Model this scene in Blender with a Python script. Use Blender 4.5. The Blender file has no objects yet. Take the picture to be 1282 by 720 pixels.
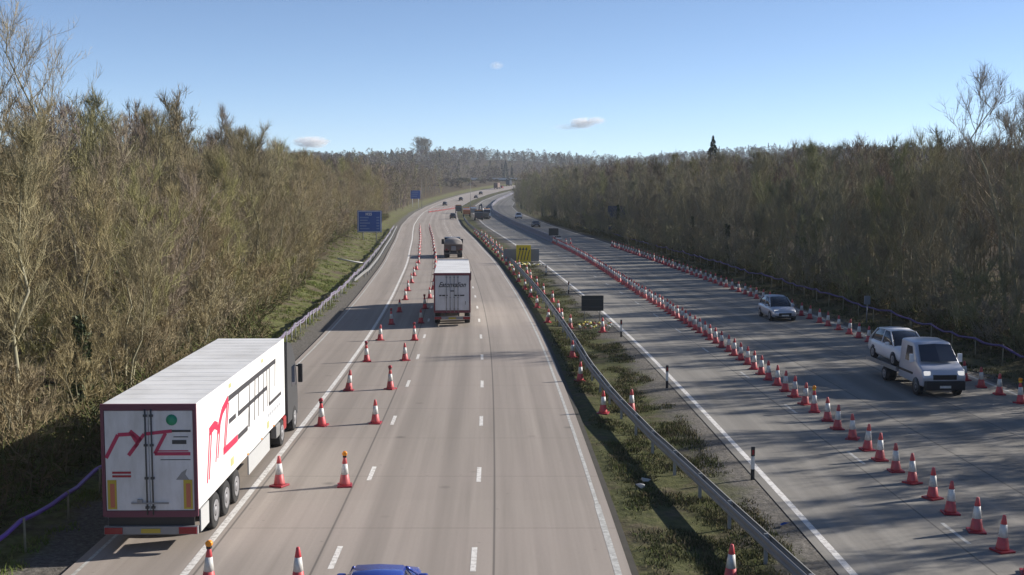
import bpy, bmesh, math, random
import numpy as np
from math import radians as R, sin, cos, pi, sqrt, atan2, tan
C = bpy.context.scene
COL = C.collection
random.seed(7)
RNG = np.random.default_rng(7)

# ------------------------------------------------------------ camera, sky, sun, exposure
CAM_H = 9.9
cd = bpy.data.cameras.new('camera'); cam = bpy.data.objects.new('camera', cd); COL.objects.link(cam)
cam.location = (0, 0, CAM_H); cam.rotation_euler = (R(90 - 5.06), 0, 0)
cd.sensor_width = 36; cd.lens = 36 * 1468 / 1282; cd.clip_start = .5; cd.clip_end = 30000
C.camera = cam
SUN_EL = R(25); SUN_DIR = (cos(R(19)), sin(R(19)))          # sun stands to the right and a little ahead
w = bpy.data.worlds.new('World'); C.world = w; w.use_nodes = True
nt = w.node_tree; bg = nt.nodes['Background']
sky = nt.nodes.new('ShaderNodeTexSky'); sky.sky_type = 'NISHITA'; sky.sun_disc = False
sky.sun_elevation = SUN_EL; sky.sun_rotation = atan2(SUN_DIR[0], SUN_DIR[1])
sky.air_density = .7; sky.dust_density = .3; sky.ozone_density = 1.5; sky.altitude = 3000
nt.links.new(sky.outputs[0], bg.inputs[0]); bg.inputs[1].default_value = .094
sl = bpy.data.lights.new('sun', 'SUN'); so = bpy.data.objects.new('sun', sl); COL.objects.link(so)
sl.energy = 4.6; sl.angle = R(.5); sl.color = (1, .93, .84)
from mathutils import Vector, Matrix, noise as mnoise
so.rotation_euler = Vector((SUN_DIR[0] * cos(SUN_EL), SUN_DIR[1] * cos(SUN_EL), sin(SUN_EL))).to_track_quat('Z', 'Y').to_euler()
so.location = (60, 20, 60)
C.view_settings.view_transform = 'Standard'; C.view_settings.look = 'None'
C.view_settings.exposure = 0.74; C.view_settings.gamma = 1
C.render.resolution_x = 1024; C.render.resolution_y = 575
C.cycles.max_bounces = 6; C.cycles.diffuse_bounces = 3; C.cycles.transparent_max_bounces = 8
C.cycles.volume_bounces = 4

# ------------------------------------------------------------ road line
CY = [-120, 0, 30, 46, 60, 71, 85, 104, 121, 135, 152, 170, 208, 240, 280, 344, 406, 487, 560, 640, 700, 813, 950, 1150, 1400, 4500]
CX = [.3, .1, 0, -.25, -.55, -.85, -1.4, -2.3, -3.3, -4.1, -5.2, -6.6, -9.4, -12, -15.1, -19, -22.2, -24.3, -22.5, -16, -9, 11, 45, 100, 150, 150]
ZY = [-120, 420, 487, 560, 640, 700, 770, 813, 880, 950, 1100, 4500]
ZZ = [0, 0, .35, 1.8, 4.0, 5.6, 7.7, 8.7, 9.1, 8.6, 6, 6]
def smooth_interp(xs, ys, win):
    g = np.arange(-120, 4500, 2.0); v = np.interp(g, xs, ys)
    k = np.hanning(win); k /= k.sum(); vp = np.pad(v, win // 2, mode='edge')
    return g, np.convolve(vp, k, 'valid')[:len(g)]
_g, _c = smooth_interp(CY, CX, 15); _, _z = smooth_interp(ZY, ZZ, 41)
def c(Y): return float(np.interp(Y, _g, _c))
def zr(Y): return float(np.interp(Y, _g, _z))
def hd(Y): return (c(Y + 2) - c(Y - 2)) / 4          # dX/dY
def rz_at(Y): return -math.atan(hd(Y))               # z rotation that turns local +Y along the road
PU = [-3000, -300, -60, -40, -24, -18, -14.5, -12.2, -11.5, 3.35, 3.7, 5.5, 7.3, 8.25, 8.45, 24.4, 24.8, 27, 30, 40, 60, 300, 3000]
PZ = [6, 5, 3.2, 3.0, 2.2, 1.0, .18, .0, -.05, -.05, .0, -.10, .0, .015, -.05, -.05, .0, .05, .5, 1.5, 2.0, 5, 6]
def sstep(t): t = min(1, max(0, t)); return t * t * (3 - 2 * t)
def ground(X, Y):
    u = X - c(Y); z = zr(Y) + float(np.interp(u, PU, PZ))
    f = max(sstep((abs(u - 6) - 90) / 110), sstep((Y - 1150) / 300) * (.80 + .20 * min(1, abs(X - 95) / 160)))
    z += 31 * sstep((Y - 480) / 1150) * f * (1 + .12 * sin(X / 170) + .08 * sin(X / 61 + 2))
    if u < -14 or u > 26:
        z += .25 * mnoise.noise(Vector((X / 5, Y / 5, 0))) * min(1, (abs(u - 6) - 19) / 6)
    return z
def P(u, Y, dz=0): return Vector((c(Y) + u, Y, ground(c(Y) + u, Y) + dz))
def PR(u, Y, dz=0): return Vector((c(Y) + u, Y, zr(Y) + .03 + dz))   # on the road surface

# ------------------------------------------------------------ materials
def mat(name, col, rough=.6, metal=0, var=0, scale=3.0, spec=None, coord='Object', trans=0):
    m = bpy.data.materials.new(name); m.use_nodes = True
    n = m.node_tree.nodes; l = m.node_tree.links; b = n['Principled BSDF']
    b.inputs['Roughness'].default_value = rough; b.inputs['Metallic'].default_value = metal
    if spec is not None: b.inputs['Specular IOR Level'].default_value = spec
    tc = n.new('ShaderNodeTexCoord'); nz = n.new('ShaderNodeTexNoise'); nz.inputs['Scale'].default_value = scale; nz.inputs['Detail'].default_value = 5
    l.new(tc.outputs[coord], nz.inputs['Vector'])
    mx = n.new('ShaderNodeMix'); mx.data_type = 'RGBA'
    v = max(var, .04)
    mx.inputs['A'].default_value = tuple(x * (1 - v) for x in col) + (1,); mx.inputs['B'].default_value = tuple(min(1, x * (1 + v)) for x in col) + (1,)
    l.new(nz.outputs[0], mx.inputs['Factor']); l.new(mx.outputs['Result'], b.inputs['Base Color'])
    return m
class NG:      # small node helper
    def __init__(s, name):
        s.m = bpy.data.materials.new(name); s.m.use_nodes = True; s.t = s.m.node_tree; s.b = s.t.nodes['Principled BSDF']
    def n(s, typ, **k):
        o = s.t.nodes.new(typ)
        for a, v in k.items(): setattr(o, a, v)
        return o
    def l(s, a, b): s.t.links.new(a, b)
    def noise(s, vec, scale, detail=4, rough=.55):
        o = s.n('ShaderNodeTexNoise'); o.inputs['Scale'].default_value = scale; o.inputs['Detail'].default_value = detail; o.inputs['Roughness'].default_value = rough
        s.l(vec, o.inputs['Vector']); return o.outputs[0]
    def ramp(s, fac, stops):
        o = s.n('ShaderNodeValToRGB'); e = o.color_ramp.elements
        while len(e) < len(stops): e.new(.5)
        for i, (p, cc) in enumerate(stops):
            e[i].position = p; e[i].color = (cc if isinstance(cc, tuple) else (cc,) * 3) + (1,)
        s.l(fac, o.inputs[0]); return o.outputs[0]
    def mix(s, f, a, b, mode='MIX'):
        o = s.n('ShaderNodeMix', data_type='RGBA', blend_type=mode)
        for k, v in (('Factor', f), ('A', a), ('B', b)):
            if hasattr(v, 'node'): s.l(v, o.inputs[k])
            else: o.inputs[k].default_value = v if isinstance(v, (int, float)) else tuple(v) + (1,)
        return o.outputs['Result']
    def math(s, op, a, b=0, cc=0):
        o = s.n('ShaderNodeMath', operation=op)
        for i, v in enumerate((a, b, cc)):
            if hasattr(v, 'node'): s.l(v, o.inputs[i])
            else: o.inputs[i].default_value = v
        return o.outputs[0]
    def maprange(s, v, a, b, c_=0, d=1):
        o = s.n('ShaderNodeMapRange'); s.l(v, o.inputs[0])
        for i, x in enumerate((a, b, c_, d)): o.inputs[i + 1].default_value = x
        return o.outputs[0]

def concrete(name, base, seams, tracks, warm):
    g = NG(name); uv = g.n('ShaderNodeUVMap'); sep = g.n('ShaderNodeSeparateXYZ'); g.l(uv.outputs[0], sep.inputs[0])
    U, V = sep.outputs[0], sep.outputs[1]
    st = g.n('ShaderNodeMapping'); st.inputs['Scale'].default_value = (1.9, .03, 1); g.l(uv.outputs[0], st.inputs[0])
    streak = g.noise(st.outputs[0], 1.0, 5, .6)
    blot = g.noise(uv.outputs[0], .12, 4); fine = g.noise(uv.outputs[0], 9, 4, .7)
    col = g.mix(g.maprange(streak, .3, .7), [x * .72 for x in base], [x * 1.12 for x in base])
    col = g.mix(g.maprange(blot, .35, .65, 0, .35), col, warm)
    col = g.mix(g.maprange(fine, .3, .7, 0, .22), col, [x * .6 for x in base])
    # slab to slab colour change along the lane
    vx = g.n('ShaderNodeTexWhiteNoise', noise_dimensions='1D'); g.l(g.math('FLOOR', g.math('MULTIPLY', V, 1 / 18.0)), vx.inputs['W'])
    col = g.mix(g.math('MULTIPLY', vx.outputs[0], .16), col, [x * .62 for x in base])
    # worn wheel tracks
    for u0, wd, k in tracks:
        d = g.math('ABSOLUTE', g.math('SUBTRACT', U, u0)); f = g.maprange(d, wd, wd * .25, 0, k * 1.5)
        col = g.mix(f, col, [x * .55 for x in base])
    # longitudinal joints, wandering very slightly
    for u0 in seams:
        d = g.math('ABSOLUTE', g.math('SUBTRACT', U, u0)); col = g.mix(g.maprange(d, .045, .012, 0, .6), col, (.045, .042, .04))
    # transverse joints every 6 m
    fr = g.math('ABSOLUTE', g.math('SUBTRACT', g.math('FRACT', g.math('MULTIPLY', V, 1 / 6.0)), .5))
    col = g.mix(g.maprange(fr, .006, .002, 0, .38), col, (.06, .057, .053))
    # small patches, spots and gully stains
    vo = g.n('ShaderNodeTexVoronoi'); vo.inputs['Scale'].default_value = .33; g.l(uv.outputs[0], vo.inputs['Vector'])
    col = g.mix(g.maprange(vo.outputs['Distance'], .09, .02, 0, .45), col, (.06, .055, .05))
    vo2 = g.n('ShaderNodeTexVoronoi'); vo2.inputs['Scale'].default_value = 1.1; g.l(uv.outputs[0], vo2.inputs['Vector'])
    col = g.mix(g.maprange(vo2.outputs['Distance'], .07, .02, 0, .35), col, (.07, .065, .06))
    g.l(col, g.b.inputs['Base Color']); g.b.inputs['Roughness'].default_value = .82; g.b.inputs['Specular IOR Level'].default_value = .25
    bp = g.n('ShaderNodeBump'); bp.inputs['Strength'].default_value = .15; bp.inputs['Distance'].default_value = .02; g.l(fine, bp.inputs['Height']); g.l(bp.outputs[0], g.b.inputs['Normal'])
    return g.m
M = {}
M['road_left'] = concrete('concrete_left', (.36, .318, .278), [-8.05, -1.0 + .55, -4.55 - .55], [(-6.9, .7, .18), (-5.4, .6, .14), (-3.8, .6, .3), (-2.0, .6, .26), (-.05, .5, .12), (1.7, .5, .12), (-9.3, 1.0, .22)], (.37, .315, .285))
M['road_right'] = concrete('concrete_right', (.275, .26, .232), [12.3, 16.4, 20.1], [(10.0, .6, .15), (11.6, .6, .15), (14.0, .6, .3), (15.6, .6, .3), (17.9, .7, .35), (19.6, .6, .3)], (.29, .27, .24))

def terrain_mat():
    g = NG('terrain'); uv = g.n('ShaderNodeUVMap'); sep = g.n('ShaderNodeSeparateXYZ'); g.l(uv.outputs[0], sep.inputs[0])
    U, V = sep.outputs[0], sep.outputs[1]; geo = g.n('ShaderNodeNewGeometry'); pos = geo.outputs['Position']
    n1 = g.noise(pos, .35, 6, .65); n2 = g.noise(pos, 2.5, 6, .7); n3 = g.noise(pos, .06, 3)
    grass = g.ramp(n2, [(.28, (.05, .055, .024)), (.5, (.12, .13, .05)), (.72, (.20, .19, .09))])
    dirt = g.ramp(n2, [(.3, (.06, .048, .034)), (.6, (.13, .105, .075)), (.8, (.2, .175, .14))])
    leaf = g.ramp(n2, [(.3, (.035, .027, .018)), (.6, (.085, .065, .042)), (.8, (.13, .10, .065))])
    gravel = g.ramp(g.noise(pos, 7, 5, .8), [(.3, (.06, .056, .05)), (.55, (.15, .14, .125)), (.8, (.28, .26, .24))])
    verge = g.mix(g.maprange(n1, .46, .62), grass, dirt)
    # median: mossy, patchy, gravelly near the roads
    med = g.mix(g.maprange(n1, .5, .64), g.mix(.45, grass, (.05, .05, .028)), dirt)
    med = g.mix(g.maprange(g.math('ADD', U, g.math('MULTIPLY', n1, 3.4)), 8.2, 9.3), med, gravel)
    woods = g.mix(g.maprange(n1, .5, .7, 0, .5), leaf, grass)
    wob = g.math('ADD', U, g.math('MULTIPLY', g.math('SUBTRACT', n1, .5), 2.6))
    col = g.mix(g.maprange(wob, -13.4, -12.6), verge, gravel)
    col = g.mix(g.maprange(wob, -17.0, -19.0), col, woods)
    col = g.mix(g.maprange(U, 0, .1), col, med)
    col = g.mix(g.maprange(wob, 24, 24.1), col, gravel); col = g.mix(g.maprange(wob, 25, 26), col, g.mix(.5, grass, dirt)); col = g.mix(g.maprange(wob, 27, 29), col, woods)
    g.l(col, g.b.inputs['Base Color']); g.b.inputs['Roughness'].default_value = .95; g.b.inputs['Specular IOR Level'].default_value = .1
    bp = g.n('ShaderNodeBump'); bp.inputs['Strength'].default_value = .7; bp.inputs['Distance'].default_value = .15; g.l(n2, bp.inputs['Height']); g.l(bp.outputs[0], g.b.inputs['Normal'])
    return g.m
M['terrain'] = terrain_mat()
def worn_paint(name, col, under, wear):
    g = NG(name); geo = g.n('ShaderNodeNewGeometry')
    f = g.maprange(g.noise(geo.outputs['Position'], 6, 6, .75), .5 - wear, .62, 0, .75)
    g.l(g.mix(f, col, under), g.b.inputs['Base Color']); g.b.inputs['Roughness'].default_value = .7; return g.m
M['paint'] = worn_paint('road_paint', (.72, .70, .66), (.33, .30, .27), .02)
M['paint_old'] = worn_paint('road_paint_old', (.55, .55, .52), (.24, .23, .21), .1)
M['steel'] = mat('galvanised_steel', (.22, .22, .215), .6, .3, .12, 2.0)
M['steel_dull'] = mat('dull_steel', (.30, .31, .32), .6, .5, .2, 3.0)
M['black'] = mat('black_plastic', (.018, .018, .02), .5)
M['rubber'] = mat('tyre_rubber', (.022, .022, .022), .85, 0, .2)
M['darkgrey'] = mat('dark_grey_metal', (.06, .062, .065), .5, .2, .1)
M['midgrey'] = mat('grey_metal', (.25, .25, .26), .5, .3, .1)
M['white'] = mat('white_panel', (.80, .80, .79), .38, 0, .03, 1.2)
M['offwhite'] = mat('white_roof_sheet', (.70, .70, .69), .55, 0, .08, .8)
M['rear_white'] = mat('grey_white_door', (.66, .66, .68), .45, 0, .05, 2)
M['red'] = mat('cone_red', (.60, .045, .05), .5, 0, .12, 8)
M['pinkred'] = mat('cone_red_faded', (.70, .09, .08), .5, 0, .15, 8)
M['sleeve'] = mat('cone_sleeve', (.78, .78, .76), .42, 0, .08, 10)
M['darkred'] = mat('dark_red', (.30, .02, .035), .5)
M['crimson'] = mat('crimson_lettering', (.58, .02, .07), .5)
M['charcoal'] = mat('charcoal_lettering', (.04, .04, .045), .5)
M['green'] = mat('green_badge', (.02, .25, .14), .5)
M['amber'] = mat('amber_lens', (.85, .30, .02), .25)
M['orange'] = mat('orange_marker', (.45, .14, .08), .5)
M['redlens'] = mat('red_lens', (.25, .02, .025), .25)
M['lens'] = mat('headlamp_lens', (.75, .76, .78), .12, .3)
M['purple'] = mat('purple_duct', (.16, .075, .38), .38, 0, .2, 1.0)
M['deeppurple'] = mat('dark_purple_duct', (.07, .035, .16), .5, 0, .3, 1.0)
M['dullpurple'] = mat('faded_purple_duct', (.16, .135, .19), .6, 0, .35, 1.0)
M['wood'] = mat('weathered_wood', (.26, .24, .17), .85, 0, .25, 6)
M['lamp_glow'] = mat('headlamp_glow', (.8, .8, .8), .3)  # lens with a weak glow; on the recovery truck it stands for glints
M['lamp_glow'].node_tree.nodes['Principled BSDF'].inputs['Emission Color'].default_value = (1, .97, .9, 1); M['lamp_glow'].node_tree.nodes['Principled BSDF'].inputs['Emission Strength'].default_value = .35
M['glass'] = mat('car_glass', (.02, .025, .035), .06, 0, .05, 1, .8)
M['tinted'] = mat('van_glass', (.025, .032, .05), .08, 0, .05, 1, .7)
M['silver'] = mat('silver_paint', (.52, .54, .60), .28, .35, .04)
M['carwhite'] = mat('white_car_paint', (.74, .75, .78), .22, 0, .03)
M['carblack'] = mat('black_car_paint', (.02, .022, .026), .25)
M['carblue'] = mat('blue_car_paint', (.035, .07, .33), .22, .2, .04)
M['cardark'] = mat('dark_car_paint', (.05, .055, .07), .3, .2)
M['carred'] = mat('red_car_paint', (.32, .03, .03), .3)
M['brown'] = mat('brown_sheet', (.13, .09, .075), .7, 0, .25, 2)
M['yellow'] = mat('yellow_sign_face', (.80, .58, .02), .5, 0, .08, 2)
M['bluesign'] = mat('blue_sign_face', (.02, .09, .38), .45, 0, .08, 1)
M['signwhite'] = mat('sign_white', (.72, .74, .76), .5)
M['signline'] = mat('sign_faint_white', (.16, .25, .50), .5)
M['signback'] = mat('slate_sign_back', (.065, .075, .11), .7, 0, .1, 1)
M['greyback'] = mat('grey_sign_back', (.20, .22, .25), .7, 0, .12, 1)
M['boardback'] = mat('black_board', (.035, .042, .042), .75, 0, .15, 1)
M['barrier'] = mat('steel_blue_barrier', (.17, .17, .21), .7, 0, .15, .7)
M['bridge'] = mat('bridge_concrete', (.22, .21, .20), .85, 0, .12, .3)
M['orangevan'] = mat('orange_works_paint', (.45, .16, .06), .5, 0, .1)
M['plate_y'] = mat('yellow_plate', (.45, .34, .04), .5)
M['flower_y'] = mat('yellow_flower', (.85, .75, .15), .6)
M['flower_w'] = mat('white_flower', (.8, .8, .72), .6)
M['litter'] = mat('white_litter', (.42, .42, .41), .6, 0, .1)
M['birchbark'] = mat('pale_bark', (.30, .28, .22), .85, 0, .4, 6)

def grimy(name, col, dirt, rough, vs, amt, rnd=0):
    g = NG(name); tc = g.n('ShaderNodeTexCoord'); mp = g.n('ShaderNodeMapping'); mp.inputs['Scale'].default_value = vs; g.l(tc.outputs['Object'], mp.inputs[0])
    f = g.maprange(g.noise(mp.outputs[0], 1, 6, .65), .42, .75, 0, amt); c_ = g.mix(f, col, dirt)
    if rnd: oi = g.n('ShaderNodeObjectInfo'); c_ = g.mix(g.math('MULTIPLY', oi.outputs['Random'], rnd), c_, dirt)
    g.l(c_, g.b.inputs['Base Color']); g.b.inputs['Roughness'].default_value = rough; return g.m
M['white'] = grimy('white_panel', (.80, .80, .79), (.42, .39, .34), .42, (.6, 1.6, .5), .35)
M['offwhite'] = grimy('white_roof_sheet', (.72, .72, .71), (.38, .37, .34), .6, (.5, .5, .5), .55)
M['rear_white'] = grimy('grey_white_door', (.62, .62, .64), (.30, .29, .27), .5, (2, 2, .6), .6)
M['red'] = grimy('cone_red', (.62, .06, .075), (.26, .11, .10), .5, (9, 9, 5), .6, .35)
M['pinkred'] = grimy('cone_red_faded', (.66, .09, .09), (.32, .14, .13), .5, (9, 9, 5), .6, .35)
M['sleeve'] = grimy('cone_sleeve', (.76, .76, .74), (.36, .35, .32), .45, (12, 12, 6), .7, .4)
def object_random_mat(name, stops, rough=.9, tip=None):
    g = NG(name); oi = g.n('ShaderNodeObjectInfo'); geo = g.n('ShaderNodeNewGeometry')
    col = g.ramp(oi.outputs['Random'], stops)
    nz = g.noise(geo.outputs['Position'], .9, 3)
    col = g.mix(g.maprange(nz, .35, .65), g.mix(.22, col, (.08, .065, .04)), g.mix(.15, col, (.34, .32, .12)))
    g.l(col, g.b.inputs['Base Color']); g.b.inputs['Roughness'].default_value = rough; g.b.inputs['Specular IOR Level'].default_value = .15
    return g.m
M['twig'] = object_random_mat('bare_twigs', [(0, (.33, .26, .17)), (.25, (.37, .31, .175)), (.45, (.31, .25, .205)), (.65, (.34, .325, .14)), (.85, (.38, .32, .225)), (1, (.25, .215, .125))])
M['twig_shade'] = object_random_mat('bare_twigs_shade', [(0, (.26, .225, .165)), (.3, (.28, .26, .17)), (.55, (.25, .225, .195)), (.78, (.26, .265, .14)), (1, (.18, .16, .115))])  # darker twig copy: the right wood's shade is put into its colour
M['bark'] = object_random_mat('bark', [(0, (.20, .18, .13)), (.6, (.27, .25, .17)), (1, (.40, .38, .29))])
def attr_mat(name):
    g = NG(name); a = g.n('ShaderNodeVertexColor', layer_name='col'); geo = g.n('ShaderNodeNewGeometry')
    nz = g.noise(geo.outputs['Position'], .5, 3)
    g.l(g.mix(g.maprange(nz, .3, .7, 0, .4), a.outputs[0], (.05, .042, .03)), g.b.inputs['Base Color']); g.b.inputs['Roughness'].default_value = .95; g.b.inputs['Specular IOR Level'].default_value = .05
    return g.m
M['attr'] = attr_mat('far_foliage')
M['grassblade'] = attr_mat('grass_blades')

# ------------------------------------------------------------ mesh builder
class MB:
    def __init__(s): s.v = []; s.f = []; s.sm = []; s.T = Matrix.Identity(4)
    def add(s, vs, fs, smooth=False):
        b = len(s.v); s.v += [tuple(s.T @ Vector(p)) for p in vs]; s.f += [tuple(b + i for i in f) for f in fs]; s.sm += [smooth] * len(fs)
    def box(s, x0, x1, y0, y1, z0, z1, bev=0):
        if bev <= 0:
            vs = [(x, y, z) for z in (z0, z1) for y in (y0, y1) for x in (x0, x1)]
            s.add(vs, [(0, 2, 3, 1), (4, 5, 7, 6), (0, 1, 5, 4), (1, 3, 7, 5), (3, 2, 6, 7), (2, 0, 4, 6)])
        else:
            bm = bmesh.new(); bmesh.ops.create_cube(bm, size=1)
            for v in bm.verts: v.co = Vector(((x0 + x1) / 2 + v.co.x * (x1 - x0), (y0 + y1) / 2 + v.co.y * (y1 - y0), (z0 + z1) / 2 + v.co.z * (z1 - z0)))
            bmesh.ops.bevel(bm, geom=bm.edges[:], offset=bev, segments=2, affect='EDGES', profile=.6)
            bm.verts.index_update()
            s.add([v.co[:] for v in bm.verts], [[v.index for v in f.verts] for f in bm.faces], False); bm.free()
    def tube(s, pts, r, n=6, cap=True, smooth=True):
        pts = [Vector(p) for p in pts]; rs = r if isinstance(r, (list, tuple)) else [r] * len(pts); vs = []
        for i, p in enumerate(pts):
            d = (pts[min(i + 1, len(pts) - 1)] - pts[max(i - 1, 0)]).normalized()
            a = d.cross(Vector((0, 0, 1)) if abs(d.z) < .9 else Vector((1, 0, 0))).normalized(); b = d.cross(a)
            for k in range(n): t = 2 * pi * k / n; vs.append(p + (a * cos(t) + b * sin(t)) * rs[i])
        fs = [(i * n + k, i * n + (k + 1) % n, (i + 1) * n + (k + 1) % n, (i + 1) * n + k) for i in range(len(pts) - 1) for k in range(n)]
        if cap: fs += [tuple(range(n - 1, -1, -1)), tuple(range((len(pts) - 1) * n, len(pts) * n))]
        s.add(vs, fs, smooth)
    def lathe(s, prof, n=14, axis='z', cx=0, cy=0, cz=0, smooth=True):
        vs = []
        for r, h in prof:
            for k in range(n):
                t = 2 * pi * k / n; a, b = r * cos(t), r * sin(t)
                vs.append((cx + a, cy + b, cz + h) if axis == 'z' else (cx + h, cy + a, cz + b) if axis == 'x' else (cx + a, cy + h, cz + b))
        m = len(prof)
        fs = [(i * n + k, i * n + (k + 1) % n, (i + 1) * n + (k + 1) % n, (i + 1) * n + k) for i in range(m - 1) for k in range(n)]
        fs += [tuple(range(n - 1, -1, -1)), tuple(range((m - 1) * n, m * n))]
        s.add(vs, fs, smooth)
    def prism(s, poly, lo, hi, axis='x'):      # poly in the plane across the axis, (y,z) for x, (x,z) for y
        n = len(poly); mk = (lambda p, h: (h, p[0], p[1])) if axis == 'x' else (lambda p, h: (p[0], h, p[1])) if axis == 'y' else (lambda p, h: (p[0], p[1], h))
        vs = [mk(p, lo) for p in poly] + [mk(p, hi) for p in poly]
        s.add(vs, [tuple(range(n)), tuple(range(2 * n - 1, n - 1, -1))] + [(i, i + n, (i + 1) % n + n, (i + 1) % n) for i in range(n)])
    def loft(s, rings, cap=True, smooth=True):
        n = len(rings[0]); vs = [p for r_ in rings for p in r_]
        fs = [(i * n + k, i * n + (k + 1) % n, (i + 1) * n + (k + 1) % n, (i + 1) * n + k) for i in range(len(rings) - 1) for k in range(n)]
        if cap: fs += [tuple(range(n - 1, -1, -1)), tuple(range((len(rings) - 1) * n, len(rings) * n))]
        s.add(vs, fs, smooth)
    def mesh(s, name):
        me = bpy.data.meshes.new(name); me.from_pydata(s.v, [], s.f)
        me.polygons.foreach_set('use_smooth', s.sm)
        bm = bmesh.new(); bm.from_mesh(me); bmesh.ops.recalc_face_normals(bm, faces=bm.faces[:]); bm.to_mesh(me); bm.free()
        return me
    def build(s, name, m, parent=None, label=None):
        return link(name, s.mesh(name), m, parent, label)
def link(name, me, m, parent=None, label=None):
    if m is not None: me.materials.clear(); me.materials.append(M[m] if isinstance(m, str) else m)
    o = bpy.data.objects.new(name, me); COL.objects.link(o)
    if parent: o.parent = parent
    if label: o['label'] = label
    return o
def tag(o, label, cat, group=None):
    o['label'] = label; o['category'] = cat
    if group: o['group'] = group
    return o
def thing(name, label, cat, loc=(0, 0, 0), rz=0, group=None):
    o = bpy.data.objects.new(name, None); o.empty_display_size = .3; COL.objects.link(o)
    o.location = loc; o.rotation_euler = (0, 0, rz); return tag(o, label, cat, group)
def struct(o, kind='structure'): o['kind'] = kind; return o
def kids(o): return list(KM.get(o.name, []))
KM = {}
def copy_tree(o, parent=None, depth=0):
    n = o.copy(); COL.objects.link(n)
    if parent: n.parent = parent
    if depth < 2:
        for ch in [x for x in o.children]: copy_tree(ch, n, depth + 1)
    return n
def letters(body, size, m, parent, loc, rot, shear=0, bold=0, name='lettering', sx=1, depth=.004, width=None):
    cu = bpy.data.curves.new(name, 'FONT'); cu.body = body; cu.size = size; cu.shear = shear; cu.offset = bold; cu.extrude = depth; cu.align_x = 'CENTER'; cu.align_y = 'CENTER'
    t = bpy.data.objects.new('t', cu); me = bpy.data.meshes.new_from_object(t); bpy.data.objects.remove(t)
    if width:
        xs = [v.co.x for v in me.vertices]; sx = width / (max(xs) - min(xs))
    for v in me.vertices: v.co.x *= sx
    me.name = name; o = link(name, me, m, parent); o.location = loc; o.rotation_euler = rot; return o

# ------------------------------------------------------------ ground, roads, markings
def sheet(name, us, Ys, zf, m, uvscale=1):
    nu, nv = len(us), len(Ys); vs = []; uv = []
    for Y in Ys:
        cc = c(Y)
        for u in us: vs.append((cc + u, Y, zf(u, Y))); uv.append((u, Y))
    fs = [(j * nu + i, j * nu + i + 1, (j + 1) * nu + i + 1, (j + 1) * nu + i) for j in range(nv - 1) for i in range(nu - 1)]
    me = bpy.data.meshes.new(name); me.from_pydata(vs, [], fs); L = me.uv_layers.new(name='UVMap')
    idx = np.empty(len(me.loops), dtype=np.int32); me.loops.foreach_get('vertex_index', idx)
    L.data.foreach_set('uv', np.array(uv, dtype=np.float32)[idx].ravel()); me.polygons.foreach_set('use_smooth', [True] * len(fs))
    return struct(link(name, me, m))
us = [-3000, -1500, -900, -600, -450, -350, -270, -210, -160, -125, -100, -80, -65, -52, -44, -38, -33, -29, -26, -23, -20.5, -18.5, -17, -15.7, -14.5, -13.4, -12.2, -11.5, -6, -1, 3.35, 3.7, 4.6, 5.5, 6.4, 7.3, 8.25, 8.45, 12, 18, 24.4, 24.8, 26, 27, 28.5, 30, 32, 35, 38, 42, 47, 54, 63, 75, 90, 110, 140, 180, 230, 290, 360, 460, 620, 900, 1500, 3000]
Ys = list(np.arange(-100, 60, 5)) + list(np.arange(60, 200, 4)) + list(np.arange(200, 400, 6)) + list(np.arange(400, 1000, 15)) + list(np.arange(1000, 2200, 50)) + list(np.arange(2200, 4500, 300))
sheet('ground', us, Ys, lambda u, Y: ground(c(Y) + u, Y), 'terrain')
YR = list(np.arange(-100, 420, 5)) + list(np.arange(420, 1100, 10))
sheet('carriageway_left', [-11.4, -9.9, -8.2, -6.4, -4.6, -2.7, -.9, 1, 2.7, 3.05], YR, lambda u, Y: zr(Y) + .03, 'road_left')
sheet('carriageway_right', [8.3, 8.7, 10.6, 12.5, 14.3, 16.2, 18, 19.9, 22, 24.5], YR, lambda u, Y: zr(Y) + .03, 'road_right')
def line_strip(mb, u, wd, Y0, Y1, step=5, lift=.034):
    n = max(1, int(round((Y1 - Y0) / step))); vs = []
    for i in range(n + 1):
        Y = Y0 + (Y1 - Y0) * i / n; uu = u(Y) if callable(u) else u; s_ = sqrt(1 + hd(Y) ** 2)
        vs += [(c(Y) + uu - wd / 2 * s_, Y, zr(Y) + lift), (c(Y) + uu + wd / 2 * s_, Y, zr(Y) + lift)]
    mb.add(vs, [(2 * i, 2 * i + 1, 2 * i + 3, 2 * i + 2) for i in range(n)])
mb = MB(); line_strip(mb, -11.1, .10, -60, 1000)
struct(mb.build('edge_line', 'paint_old'))
mb = MB(); line_strip(mb, -8.3, .2, -60, 1000); struct(mb.build('edge_line', 'paint'))
mb = MB(); line_strip(mb, 2.72, .18, -60, 35.5); line_strip(mb, 2.72, .12, 35.5, 1000); struct(mb.build('edge_line', 'paint_old'))
mb = MB(); line_strip(mb, 8.68, .2, -60, 1000); struct(mb.build('edge_line', 'paint'))
mb = MB(); line_strip(mb, 24.15, .18, -60, 1000); struct(mb.build('edge_line', 'paint_old'))
mb = MB(); k = 0
for i in range(-5, 70):
    Y0 = 29.4 + 9.05 * i
    line_strip(mb, -4.65, .15, Y0, Y0 + 1.9, 2); line_strip(mb, -.98, .15, Y0 - .2, Y0 + 1.8, 2)
struct(mb.build('lane_markings', 'paint'))
mb = MB()
for i in range(-5, 70):
    Y0 = 31.5 + 9.2 * i
    line_strip(mb, 12.62 if Y0 < 60 else 12.35, .12, Y0, Y0 + 2.0, 2)
struct(mb.build('lane_markings', 'paint_old'))
# dark drainage channel along the median edge of the left carriageway
sheet('drainage_channel', [3.06, 3.24], YR, lambda u, Y: zr(Y) + .012, mat('channel_dirt', (.05, .045, .035), .95, 0, .4, 2))

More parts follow.
